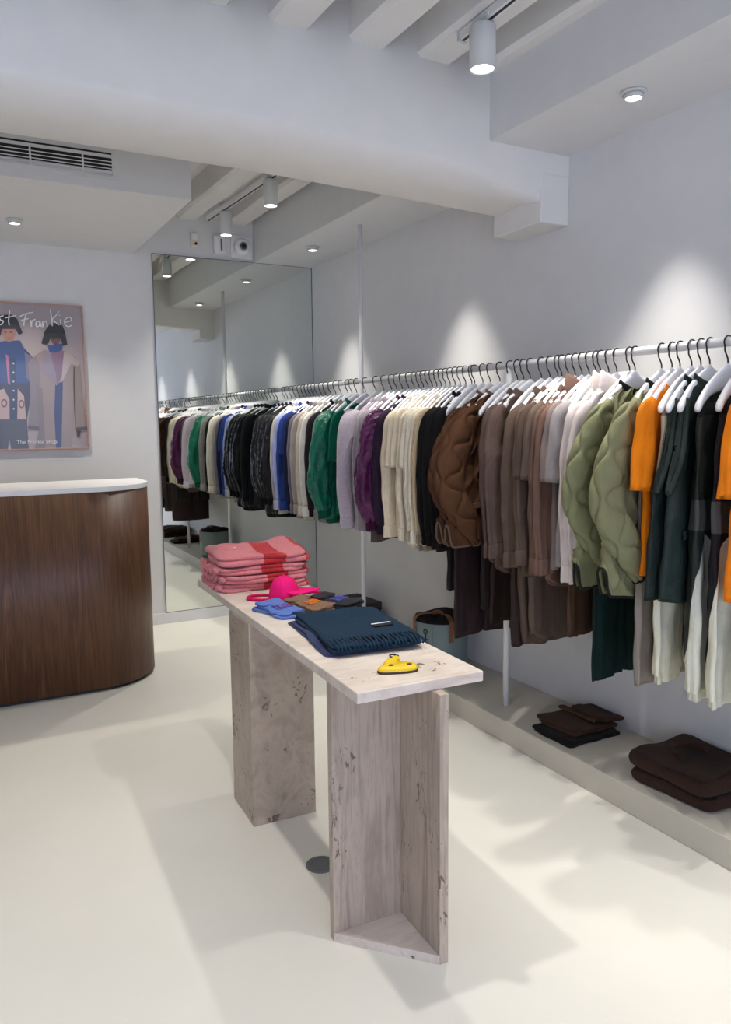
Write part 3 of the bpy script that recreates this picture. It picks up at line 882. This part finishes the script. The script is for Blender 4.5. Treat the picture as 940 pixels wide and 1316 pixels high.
def displace(P, kind, rng, amt=1.0):
    nv, nu = P.shape[:2]
    seg = np.linalg.norm(np.diff(np.concatenate([P, P[:, :1]], 1), axis=1), axis=2).sum(1).mean() / nu
    s = np.tile(np.arange(nu) * seg, (nv, 1)); t = np.r_[0, np.cumsum(np.linalg.norm(np.diff(P.mean(1), axis=0), axis=1))][:, None] * np.ones((1, nu))
    per = seg * nu; ph = rng.rand(16) * 6.28
    ang = 2 * np.pi * s / per
    if kind == 'quilt':
        m = max(2, 2 * round(per / .145)); d = .016 * onion(s, t, per / m) - .011 + .003 * np.sin(3 * ang + ph[0] + t * 9)
    elif kind == 'satin':
        d = .009 * (np.abs(np.sin(t * 62 + 2.4 * np.sin(2 * ang + ph[0]) + 1.6 * np.sin(t * 17 + ph[4]) + ph[1])) - .5) * (.65 + .35 * np.sin(3 * ang + ph[2] + 8 * t)) + .007 * np.sin(4 * ang + t * 11 + ph[3]) + .004 * np.sin(7 * ang - t * 19 + ph[5])
    elif kind == 'fleece':
        d = .004 * np.sin(3 * ang + ph[0] + t * 3) + .003 * np.sin(t * 16 + ph[1])
    else:
        fade = np.clip(t / .35, .15, 1)
        d = fade * (.0045 * np.sin(4 * ang + ph[0] + 2.5 * t) + .0035 * np.sin(7 * ang + ph[1] - 4 * t) + .002 * np.sin(11 * ang + t * 13 + ph[2])) + .002 * np.sin(t * 34 + 2 * ang + ph[3])
    return P + normals(P) * (d * amt)[..., None]


def sgp(u, e): return np.sign(u) * np.abs(u) ** e


def body_grid(spec, rng, nv, nu, hem, a_hem, b, a_arm, b_hem, zn=-.140, neck=.085, vent=0, sh=.205, hemcurve=0):
    zk = [zn, zn - .012, -.165, -.195, -.222, -.26, -.45, hem]
    ak = [neck, neck + .03, sh * .72, sh * .88, sh, sh + .012, a_arm, a_hem]
    bk = [.016, .020, b * .8, b * .9, b, b, b, b_hem]
    z = np.r_[np.linspace(zn, -.26, 12), np.linspace(-.26, hem, nv - 11)[1:]]
    a = np.interp(-z, -np.array(zk), ak); bb = np.interp(-z, -np.array(zk), bk)
    tt = np.linspace(0, 2 * np.pi, 2001); e = np.column_stack([.23 * sgp(np.cos(tt), .75), .03 * sgp(np.sin(tt), .6)])
    L = np.r_[0, np.cumsum(np.linalg.norm(np.diff(e, axis=0), axis=1))]
    th = np.interp(np.linspace(0, L[-1], nu, endpoint=False), L, tt) + np.pi / 2   # even spacing round a flat ellipse
    th = np.interp((np.linspace(0, L[-1], nu, endpoint=False) + L[-1] / 4) % L[-1], L, tt)
    P = np.zeros((nv, nu, 3))
    ct, st = sgp(np.cos(th), .75), sgp(np.sin(th), .6)
    P[..., 0] = a[:, None] * ct; P[..., 1] = bb[:, None] * st; P[..., 2] = z[:, None]
    f = np.clip((-.26 - z) / (-.26 - hem), 0, 1)[:, None]
    if vent:
        side = np.exp(-((1 - np.abs(np.cos(th)) ** 1.0) / .05) ** 2); P[..., 2] += f ** 3 * vent * side[None]
    if hemcurve:
        P[..., 2] += f ** 4 * hemcurve * np.abs(np.cos(th))[None] ** 2
    # sheet folds: front and back move together
    ph = rng.rand(6) * 6.28; x = P[..., 0]
    amp = spec.get('fold', .007) * f ** 1.2
    P[..., 1] += amp * (np.sin(x * 34 + ph[0] + 1.5 * f) + .6 * np.sin(x * 61 + ph[1]))
    P[..., 2] += f ** 2 * .006 * np.sin(x * 25 + ph[2])
    return P


def sleeve_grid(path, rx, ry, nv, nu):
    C = catmull(path, nv); t = np.gradient(C, axis=0); t /= np.linalg.norm(t, axis=1)[:, None]
    e2 = np.tile(np.array([0, 1., 0]), (nv, 1)); e1 = np.cross(e2, t); e1 /= np.linalg.norm(e1, axis=1)[:, None]; e2 = np.cross(t, e1)
    u = np.linspace(0, 1, nv); rxx = np.interp(u, np.linspace(0, 1, len(rx)), rx); ryy = np.interp(u, np.linspace(0, 1, len(ry)), ry)
    th = np.linspace(0, 2 * np.pi, nu, endpoint=False)
    return C[:, None] + e1[:, None] * (rxx[:, None] * sgp(np.cos(th), .9)[None])[..., None] + e2[:, None] * (ryy[:, None] * sgp(np.sin(th), .9)[None])[..., None]


def inner(P, k=.9, up=.02):
    """turned-in hem: an extra ring inside the last one"""
    last = P[-1]; c = last.mean(0); q = c + (last - c) * np.array([.97, .8, 1]); q[:, 2] += .004
    r = q.copy(); r[:, 2] += up
    return np.concatenate([P, [q, r]])


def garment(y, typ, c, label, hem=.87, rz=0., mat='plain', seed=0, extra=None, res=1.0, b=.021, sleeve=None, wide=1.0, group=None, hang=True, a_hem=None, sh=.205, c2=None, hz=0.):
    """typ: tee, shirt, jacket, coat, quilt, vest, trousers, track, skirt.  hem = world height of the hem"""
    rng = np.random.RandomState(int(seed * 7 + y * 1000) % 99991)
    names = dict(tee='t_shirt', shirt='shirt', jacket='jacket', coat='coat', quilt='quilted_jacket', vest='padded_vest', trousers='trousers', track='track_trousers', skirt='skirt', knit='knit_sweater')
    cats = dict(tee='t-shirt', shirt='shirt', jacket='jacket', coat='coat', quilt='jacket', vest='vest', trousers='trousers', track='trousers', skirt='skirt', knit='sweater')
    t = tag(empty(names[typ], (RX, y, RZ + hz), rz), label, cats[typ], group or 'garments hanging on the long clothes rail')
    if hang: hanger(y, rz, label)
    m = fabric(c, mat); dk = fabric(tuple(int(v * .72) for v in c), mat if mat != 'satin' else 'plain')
    H = hem - RZ
    kind = {'quilt': 'quilt', 'satin': 'satin', 'fleece': 'fleece'}.get('quilt' if typ == 'quilt' else mat, 'plain')
    if typ in ('trousers', 'track'):
        ah = (a_hem or .085); nv, nu = int(46 * res) + 8, int(28 * res) + 8
        top = -.245
        for sx in (-1, 1):
            path = [(sx * .088, 0, top), (sx * .092, 0, top - .25), (sx * .10, -.004, (top + H) / 2), (sx * .105, -.01, H)]
            P = sleeve_grid(path, [.088, .10, .095, ah + .004, ah], [b, b, b * 1.1, b * 1.2, b * 1.25], nv, nu)
            P = displace(P, 'plain', rng, 1.0 if typ == 'trousers' else 1.6)
            if typ == 'track':
                th = np.linspace(0, 2 * np.pi, nu, endpoint=False)
                u = np.linspace(0, 1, nv)[:, None] * np.ones((1, nu))
                dth = np.abs(((th - np.pi * 1.60) + np.pi) % (2 * np.pi) - np.pi)
                u0 = np.minimum(.575 + .17 * dth, .93)
                def rows(a, b_, n):
                    out = np.zeros((n, nu, 3)); g = np.linspace(0, 1, nv)
                    for i_ in range(nu):
                        q = np.linspace(a[i_], b_[i_], n)
                        for d_ in range(3): out[:, i_, d_] = np.interp(q, g, P[:, i_, d_])
                    return bend(out)
                P2 = bend(P)
                grid('leg_upper', rows(0 * u0, u0, nv), fabric(c, 'tech'), t)
                grid('leg_lower', rows(u0, 0 * u0 + 1, nv // 2), fabric(c2, 'tech'), t)
                a_ = .36; mid = (u[:-1] > a_) & (u[:-1] < .56) & (np.cos(th + .6)[None] * -sx > .2)
                Q = P2 + normals(P2) * .0015
                grid('side_panel', Q, fabric((84, 86, 84), 'tech'), t, mask=mid)
            else:
                P2 = bend(inner(P)); grid('leg', P2, m, t)
            if extra and 'cuff' in extra:
                last = bend(P)[-1]; cc = last.mean(0)
                th = np.linspace(0, 2 * np.pi, nu, endpoint=False); rings = []
                for k, (s, dz) in enumerate([(.96, .004), (.84, -.006), (.80, -.020), (.84, -.032), (.78, -.036), (.6, -.03)]):
                    r = cc + (last - cc) * s; r[:, 2] = last[:, 2] + dz; r += (.0018 * np.sin(th * 11))[:, None] * np.array([np.cos(th), np.sin(th), 0 * th]).T
                    rings.append(r)
                grid('elastic_cuff', np.array(rings), fabric(c2 or c, 'tech'), t)
        th = np.linspace(0, 2 * np.pi, 40, endpoint=False)
        W = np.array([[(aa * sgp(math.cos(u), .7), bb * math.sin(u), zz) for u in th] for aa, bb, zz in ((.17, b * .7, top + .045), (.176, b * .9, top + .04), (.178, b, top - .005), (.17, b * .9, top - .008))])
        grid('waistband', bend(W), dk, t)
        for sx in (-.09, .09): box('hanger_clip', sx - .012, sx + .012, -.012 - .009, .012 - .009, top + .015, top + .055, M['hook'], t, bevel=.002)
        return t
    if typ == 'skirt':
        nv, nu = int(50 * res), 56; zs = np.linspace(-.25, H, nv); f = np.linspace(0, 1, nv)[:, None]; th = np.linspace(0, 2 * np.pi, nu, endpoint=False)
        P = np.zeros((nv, nu, 3)); aa = .15 + ((a_hem or .22) - .15) * f ** .8
        P[..., 0] = aa * sgp(np.cos(th), .75); P[..., 1] = b * sgp(np.sin(th), .6); P[..., 2] = zs[:, None]
        P[..., 1] += f * .008 * np.sin(P[..., 0] * 44 + seed)
        grid('skirt_body', bend(inner(displace(P, kind, rng))), m, t)
        W = np.array([[(a_ * sgp(math.cos(u), .7), b * .9 * math.sin(u), zz) for u in th] for a_, zz in ((.148, -.215), (.152, -.22), (.155, -.255), (.15, -.26))])
        grid('waistband', bend(W), dk, t)
        for sx in (-.09, .09): box('hanger_clip', sx - .012, sx + .012, -.021, .003, -.235, -.195, M['hook'], t, bevel=.002)
        return t
    dense = 2.6 if typ == 'quilt' else 1.7 if mat == 'satin' else 1.0
    nv, nu = int(44 * res * dense), int(56 * res * dense) // 2 * 2
    prm = dict(tee=(.225, .235, 0, 0), shirt=(.215, .225, .0, .05), jacket=(.225, .235, 0, 0), coat=(.23, .25, 0, 0), quilt=(.285, .34, .10, 0), vest=(.25, .275, 0, 0), knit=(.22, .225, 0, 0))[typ]
    aarm, ah, vent, hc = prm; ah = a_hem or ah
    bh = b * (1.35 if typ in ('quilt', 'jacket', 'coat') else 1.15)
    P = body_grid(dict(fold=.004 if typ in ('quilt', 'vest', 'jacket') else .007), rng, nv, nu, H, ah * wide, b * (.9 if typ == 'vest' else 1), aarm * wide, bh, vent=vent, sh=sh if typ != 'vest' else .17, hemcurve=hc)
    P = displace(P, kind, rng); Pb = bend(inner(P)); grid('garment_body', Pb, m, t)
    hemring = bend(P)[-1]
    if typ == 'quilt':
        tube('hem_binding', hemring, .0052, fabric(c2 or (34, 34, 30), 'plain'), t, n=8, closed=True)
    if typ in ('jacket', 'knit') and mat != 'plain' or typ == 'knit':
        cc = hemring.mean(0); Q = []
        for s, dz in ((.99, .012), (.985, -.008), (.97, -.022), (.93, -.03), (.8, -.02)):
            r = cc + (hemring - cc) * np.array([s, s, 1]); r[:, 2] = hemring[:, 2] + dz; Q.append(r)
        grid('hem_rib', np.array(Q), dk, t)
    # sleeves
    if typ != 'vest':
        for sx in (-1, 1):
            if sleeve: sp = sleeve
            elif typ == 'tee': sp = dict(path=[(.165, 0, -.20), (.215, -.004, -.245), (.238, -.01, -.36), (.250, -.014, -.50)], rx=[.03, .052, .054, .052], ry=[b * .8, b, b, b * 1.1], n=20)
            elif typ == 'quilt': sp = dict(path=[(.16, 0, -.205), (.225, -.006, -.27), (.305, -.010, -.43), (.325, -.018, -.56), (.265, -.040, -.69), (.17, -.046, -.80)], rx=[.03, .068, .076, .072, .062, .05], ry=[b * .8, b * 1.1, b * 1.2, b * 1.2, b * 1.1, b], n=110)
            elif mat == 'satin': sp = dict(path=[(.165, 0, -.205), (.222, -.004, -.27), (.262, -.012, -.45), (.275, -.02, -.64), (.245, -.025, -.80)], rx=[.03, .058, .066, .068, .042], ry=[b * .9, b * 1.1, b * 1.15, b * 1.15, b * .9], n=80)
            else: sp = dict(path=[(.165, 0, -.205), (.218, -.003, -.26), (.243, -.008, -.42), (.252, -.014, -.62), (.245, -.02, -.82)], rx=[.03, .052, .052, .046, .038], ry=[b * .85, b * 1.1, b * 1.1, b * 1.05, b], n=36)
            path = [(sx * p[0] * wide, p[1] + (0 if sx < 0 else .004), p[2] * (1 if sx < 0 else 1.01)) for p in sp['path']]
            ns, nu2 = int(sp['n'] * res), int((76 if typ == 'quilt' else 44 if mat == 'satin' else 26) * res) // 2 * 2
            S = sleeve_grid(path, sp['rx'], sp['ry'], ns, nu2)
            S = displace(S, kind, rng, .9 if typ == 'quilt' else 1)
            grid('sleeve', bend(inner(S)), m, t)
            L = bend(S)[-1]; cc = L.mean(0)
            if typ in ('shirt', 'coat'):
                Q = np.array([cc + (L - cc) * np.array([k, k, 1]) + np.array([0, 0, dz]) for k, dz in ((1.0, .012), (1.1, .004), (1.12, -.05), (1.08, -.056), (.9, -.05))])
                cf = grid('cuff', Q, m, t)
            elif typ == 'jacket' or typ == 'knit':
                Q = np.array([cc + (L - cc) * np.array([k, k, 1]) + np.array([0, 0, dz]) for k, dz in ((1.0, .006), (.86, -.006), (.84, -.045), (.8, -.05), (.6, -.04))])
                grid('cuff', Q, dk, t)
            elif typ == 'quilt':
                tube('cuff_binding', L, .0045, fabric(c2 or (34, 34, 30), 'plain'), t, n=6, closed=True)
    else:
        for sx in (-1, 1):
            th = np.linspace(0, 2 * np.pi, 40, endpoint=False)
            zz = -.345 + .155 * np.sin(th); dd = np.clip((-.2 - zz) / .3, 0, 1)
            ring = np.column_stack([sx * (.165 + .092 * dd ** 1.3), b * .55 * np.cos(th) - .006, zz])
            tube('armhole_binding', bend(ring), .010, fabric((44, 56, 53), 'tech'), t, n=7, closed=True)
    # neck
    th = np.linspace(0, 2 * np.pi, 36, endpoint=False)
    nx, ny = .088, .020
    zt = -.140 + .02 * np.abs(np.cos(th)) - .018 * (np.sin(th) < 0) * np.abs(np.sin(th))
    if typ in ('tee', 'knit'):
        tube('neck_rib', bend(np.column_stack([nx * np.cos(th), ny * np.sin(th), zt - .012])), .0055, m, t, n=7, closed=True)
    elif typ in ('shirt', 'coat'):
        stand = .045 if extra and 'collar' in extra else 0
        Q = []
        for k, dz in ((1, -.012), (.95, .006 + stand * .3), (.93, .012 + stand), (1.05, .008 + stand), (1.2, -.010), (1.21, -.016)):
            Q.append(np.column_stack([nx * k * np.cos(th), ny * (1 + (k - 1) * 1.6) * np.sin(th), zt + dz]))
        grid('collar', bend(np.array(Q)), m, t)
        Y = -b * 1.02
        zs = np.linspace(-.15, H + .02, 16)
        front = []
        for z_ in zs:
            j = np.argmin(np.abs(P[:, nu // 2, 2] - z_)); front.append(P[j, nu // 2])
        front = np.array(front) + np.array([0, -.003, 0])
        G = np.array([[p + (-.015, .001, 0), p + (.015, .001, 0), p + (.015, -.002, 0), p + (-.015, -.002, 0)] for p in front])
        pk = grid('button_placket', G, m, t, smooth=False)
        bm = plain('button_horn', rgb(70, 58, 50), .3) if 'btn' not in FAB else FAB['btn']; FAB['btn'] = bm
        for p in front[1:-1:2]:
            o = lathe('button', [(.005, .001), (.0055, .003), (.004, .004), (.001, .0032)], bm, pk, n=10); o.matrix_local = Matrix.Translation(tuple(p)) @ RX90
    elif typ in ('jacket', 'quilt', 'vest'):
        hgt = .016 if typ != 'quilt' else .012
        Q = []
        for k, dz in ((1.02, -.014), (1.0, hgt * .5), (.97, hgt), (.93, hgt + .003), (.92, hgt * .5), (.93, -.012)):
            Q.append(np.column_stack([nx * k * np.cos(th), ny * k * np.sin(th), zt + dz]))
        grid('collar', bend(np.array(Q)), m if typ != 'quilt' else fabric(c2 or (34, 34, 30), 'plain'), t)
        front = np.array([P[j, nu // 2] for j in range(4, nv, 3)]) + np.array([0, -.004, 0])
        tube('front_zip', front, .0036, M['hook'] if typ != 'quilt' else fabric(c2 or (34, 34, 30), 'plain'), t, n=6)
        if typ in ('vest', 'quilt'):
            for sx in (-1, 1):
                j = int(nv * .72); i = (nu // 2 + sx * nu // 7) % nu
                q = P[j, i] + np.array([0, -.006, 0])
                G = []
                for k in range(5):
                    s = -.045 + k * .0225; G.append([q + (s, -.001, .012 + .012 * k / 4), q + (s, -.006, -.012 + .012 * k / 4), q + (s, .002, -.014 + .012 * k / 4), q + (s, .004, .012 + .012 * k / 4)])
                grid('pocket_welt', bend(np.array(G)), m if typ == 'vest' else fabric(c2 or (34, 34, 30), 'plain'), t, cap0=True, cap1=True, smooth=False)
    return t


OLIVE, DKOL = (130, 130, 97), (30, 32, 28)
long_slv = dict(path=[(.165, 0, -.205), (.218, -.004, -.26), (.240, -.014, -.42), (.246, -.026, -.62), (.236, -.034, -.80)], rx=[.03, .055, .052, .046, .040], ry=[.018, .024, .024, .022, .02], n=40)
LIST = [
    # y, type, colour, label, options  (nearest first)
    (1.43, 'tee', (60, 62, 58), 'charcoal t-shirt on the rail outside the picture, nearest the shop front', {}),
    (1.51, 'trousers', (196, 192, 176), 'pale grey trousers beside the charcoal t-shirt outside the picture', dict(hem=.56)),
    (1.60, 'tee', (240, 132, 22), 'bright orange t-shirt cut by the right picture edge', dict(hem=.93, b=.026)),
    (1.68, 'track', (34, 33, 38), 'black track trousers with white lower legs at the right picture edge', dict(hem=.585, c2=(226, 226, 208), extra=['cuff'], a_hem=.10, b=.024)),
    (1.755, 'track', (46, 50, 46), 'dark colour block track trousers with white lower legs beside green vest', dict(hem=.585, c2=(226, 226, 210), extra=['cuff'], a_hem=.10, b=.026)),
    (1.826, 'vest', (38, 50, 47), 'dark green padded sleeveless vest nearest the camera', dict(hem=.885, b=.026, mat='tech')),
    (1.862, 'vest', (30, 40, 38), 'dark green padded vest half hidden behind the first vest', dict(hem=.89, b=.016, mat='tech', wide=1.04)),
    (1.90, 'track', (224, 220, 192), 'cream nylon trousers with gathered cuffs below the green vests', dict(hem=.60, c2=(228, 225, 204), extra=['cuff'], a_hem=.085, b=.022)),
    (1.985, 'trousers', (150, 140, 130), 'greige pleated trousers hanging below the orange t-shirt', dict(hem=.54, b=.02, a_hem=.10)),
    (1.950, 'tee', (242, 134, 20), 'bright orange t-shirt between the green vest and the olive jackets', dict(hem=.95, b=.021)),
    (2.032, 'quilt', OLIVE, 'olive green quilted jacket with black binding next to the orange t-shirt', dict(hem=.872, b=.031, c2=DKOL)),
    (2.185, 'trousers', (16, 40, 36), 'very dark green trousers hanging below the olive jackets', dict(hem=.495, b=.017, a_hem=.095)),
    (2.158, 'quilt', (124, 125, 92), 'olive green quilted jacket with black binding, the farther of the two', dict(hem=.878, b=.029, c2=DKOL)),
    (2.335, 'trousers', (84, 62, 46), 'brown straight trousers hanging behind the olive jackets', dict(hem=.63, b=.018)),
    (2.25, 'shirt', (226, 214, 210), 'off white collared shirt, nearer of the pair beside olive jackets', dict(hem=.90, b=.018, extra=['collar'])),
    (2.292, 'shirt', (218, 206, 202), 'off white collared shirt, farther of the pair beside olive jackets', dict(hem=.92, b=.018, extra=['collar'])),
    (2.36, 'tee', (163, 156, 156), 'pale grey t-shirt hanging beside the off white shirts', dict(hem=.92, b=.022)),
    (2.40, 'tee', (141, 127, 122), 'rosy taupe t-shirt between the pale grey one and the brown shirts', dict(hem=.90, b=.021)),
    (2.44, 'shirt', (122, 94, 82), 'rust brown collared shirt with crumpled collar, nearer of the pair', dict(hem=.80, b=.018, extra=['collar'])),
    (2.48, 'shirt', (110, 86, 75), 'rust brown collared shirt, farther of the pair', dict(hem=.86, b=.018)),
    (2.585, 'shirt', (103, 86, 75), 'long mauve brown shirt dress reaching below the others', dict(hem=.53, b=.022, a_hem=.15, sleeve=long_slv)),
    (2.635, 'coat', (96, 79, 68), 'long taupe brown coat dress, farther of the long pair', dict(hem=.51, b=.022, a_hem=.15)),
    (2.520, 'tee', (106, 89, 79), 'taupe brown short sleeved top in the brown section', dict(hem=.86, b=.02)),
    (2.560, 'tee', (91, 75, 65), 'brown short sleeved top next to bare hanger arms', dict(hem=.84, b=.019)),
    (2.690, 'trousers', (60, 48, 43), 'dark brown trousers clipped to a hanger amid the brown shirts', dict(hem=.50, b=.018)),
    (2.855, 'skirt', (53, 39, 34), 'dark brown skirt clipped to a hanger amid the brown shirts', dict(hem=.56, b=.017, a_hem=.16)),
    (2.765, 'shirt', (101, 82, 75), 'mauve brown long sleeved shirt with button cuffs, nearer of the pair', dict(hem=.80, b=.019, sleeve=long_slv)),
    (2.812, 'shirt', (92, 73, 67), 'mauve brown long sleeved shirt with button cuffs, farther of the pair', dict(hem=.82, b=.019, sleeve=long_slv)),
    (2.908, 'trousers', (44, 34, 32), 'near black brown trousers beside the brown quilted jacket', dict(hem=.62, b=.017)),
    (2.985, 'quilt', (88, 58, 38), 'chocolate brown quilted jacket with pale piping, nearer of the pair', dict(hem=.925, b=.030, c2=(116, 92, 78))),
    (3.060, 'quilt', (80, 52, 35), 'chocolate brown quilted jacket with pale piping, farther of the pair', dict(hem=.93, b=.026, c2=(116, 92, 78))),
    (3.118, 'trousers', (58, 44, 44), 'dark plum brown wide trousers hanging below the brown quilted jackets', dict(hem=.44, b=.022, a_hem=.105)),
    (3.186, 'trousers', (46, 40, 38), 'blackish brown trousers behind the plum brown pair', dict(hem=.66, b=.02)),
    (3.210, 'coat', (20, 19, 19), 'black coat nearest the brown quilted jackets', dict(hem=.86, b=.025)),
    (3.262, 'jacket', (24, 23, 23), 'black jacket in the middle of the black section', dict(hem=.87, b=.022)),
    (3.310, 'knit', (18, 18, 19), 'black sweater next to the cream section', dict(hem=.89, b=.022)),
    (3.355, 'knit', (206, 184, 150), 'beige knitted sweater between the black and the cream garments', dict(hem=.86, b=.022, mat='knit')),
    (3.400, 'shirt', (236, 226, 204), 'cream shirt first after the beige sweater', dict(hem=.82, b=.02)),
    (3.442, 'knit', (240, 232, 212), 'cream rib sweater second in the cream section', dict(hem=.86, b=.02, mat='knit')),
    (3.484, 'tee', (238, 228, 206), 'cream short sleeved top third in the cream section', dict(hem=.84, b=.018)),
    (3.526, 'shirt', (234, 222, 198), 'cream long sleeved shirt fourth in the cream section', dict(hem=.80, b=.019)),
    (3.570, 'tee', (240, 228, 200), 'cream short sleeved top fifth in the cream section', dict(hem=.88, b=.02)),
    (3.614, 'tee', (242, 228, 202), 'warm cream short sleeved top sixth in the cream section', dict(hem=.90, b=.022)),
    (3.660, 'shirt', (236, 222, 196), 'warm cream shirt last in the cream section', dict(hem=.84, b=.022)),
    (3.705, 'trousers', (28, 25, 28), 'black trousers clipped between the cream and the purple garments', dict(hem=.86, b=.02)),
    (3.755, 'jacket', (54, 38, 58), 'dark aubergine jacket beside the purple satin one', dict(hem=.88, b=.02)),
    (3.815, 'jacket', (84, 24, 74), 'shiny purple satin gathered jacket', dict(hem=.90, b=.034, mat='satin', wide=1.15)),
    (3.885, 'tee', (92, 82, 84), 'dusky grey mauve long top beside the purple satin jacket', dict(hem=.82, b=.022, a_hem=.25)),
    (3.950, 'shirt', (150, 142, 150), 'grey lilac shirt between the purple jacket and the lilac fleece', dict(hem=.83, b=.022)),
    (4.010, 'shirt', (176, 168, 174), 'pale mauve shirt hanging beside the lilac fleece', dict(hem=.84, b=.018)),
    (4.100, 'coat', (200, 188, 200), 'fluffy lilac fleece coat', dict(hem=.905, b=.036, mat='fleece', wide=1.2)),
    (4.200, 'tee', (170, 160, 166), 'pale lilac grey top between fleece and green jacket', dict(hem=.90, b=.02)),
    (4.455, 'jacket', (0, 108, 82), 'emerald green satin bomber jacket', dict(hem=.895, b=.036, mat='satin', wide=1.15)),
    (4.335, 'tee', (8, 100, 78), 'emerald green top at the tall post, beside the satin bomber', dict(hem=.94, b=.014)),
    (4.525, 'coat', (140, 136, 132), 'grey speckled wool coat by the tall rail post', dict(hem=.85, b=.026, mat='speckle')),
    (4.580, 'coat', (120, 118, 114), 'grey speckled wool coat, second from the tall rail post', dict(hem=.86, b=.024, mat='speckle')),
    (4.680, 'jacket', (24, 25, 34), 'navy black jacket between grey and off white garments', dict(hem=.88, b=.024)),
    (4.760, 'shirt', (208, 204, 196), 'off white shirt beside the navy black jacket', dict(hem=.86, b=.022)),
    (4.840, 'coat', (186, 180, 170), 'light beige coat beside the off white shirt', dict(hem=.84, b=.024)),
    (4.920, 'coat', (150, 142, 134), 'taupe grey coat in the far section', dict(hem=.84, b=.022)),
    (4.990, 'shirt', (104, 98, 116), 'grey violet shirt in the far section', dict(hem=.88, b=.02)),
    (5.060, 'jacket', (24, 28, 52), 'navy jacket just before the royal blue tops', dict(hem=.88, b=.022)),
    (5.120, 'tee', (30, 54, 122), 'royal blue short sleeved top nearer the camera', dict(hem=.90, b=.022)),
    (5.180, 'shirt', (34, 58, 122), 'royal blue shirt farther from the camera', dict(hem=.84, b=.018)),
    (5.240, 'shirt', (150, 158, 206), 'periwinkle striped shirt beside the royal blue shirt', dict(hem=.82, b=.018)),
    (5.300, 'coat', (176, 172, 164), 'pale beige coat next to the black puffer jackets', dict(hem=.84, b=.02)),
    (5.370, 'jacket', (18, 18, 24), 'black padded satin jacket nearest the beige coat', dict(hem=.83, b=.038, mat='satin')),
    (5.450, 'jacket', (16, 16, 20), 'black padded satin jacket second from the beige coat', dict(hem=.82, b=.038, mat='satin')),
    (5.530, 'jacket', (20, 19, 24), 'black padded satin jacket third from the beige coat', dict(hem=.82, b=.038, mat='satin')),
    (5.610, 'jacket', (17, 18, 22), 'black padded satin jacket fourth from the beige coat', dict(hem=.83, b=.038, mat='satin')),
    (5.670, 'coat', (26, 25, 30), 'black coat hanging closest to the mirror', dict(hem=.84, b=.034)),
]
rj = random.Random(5)
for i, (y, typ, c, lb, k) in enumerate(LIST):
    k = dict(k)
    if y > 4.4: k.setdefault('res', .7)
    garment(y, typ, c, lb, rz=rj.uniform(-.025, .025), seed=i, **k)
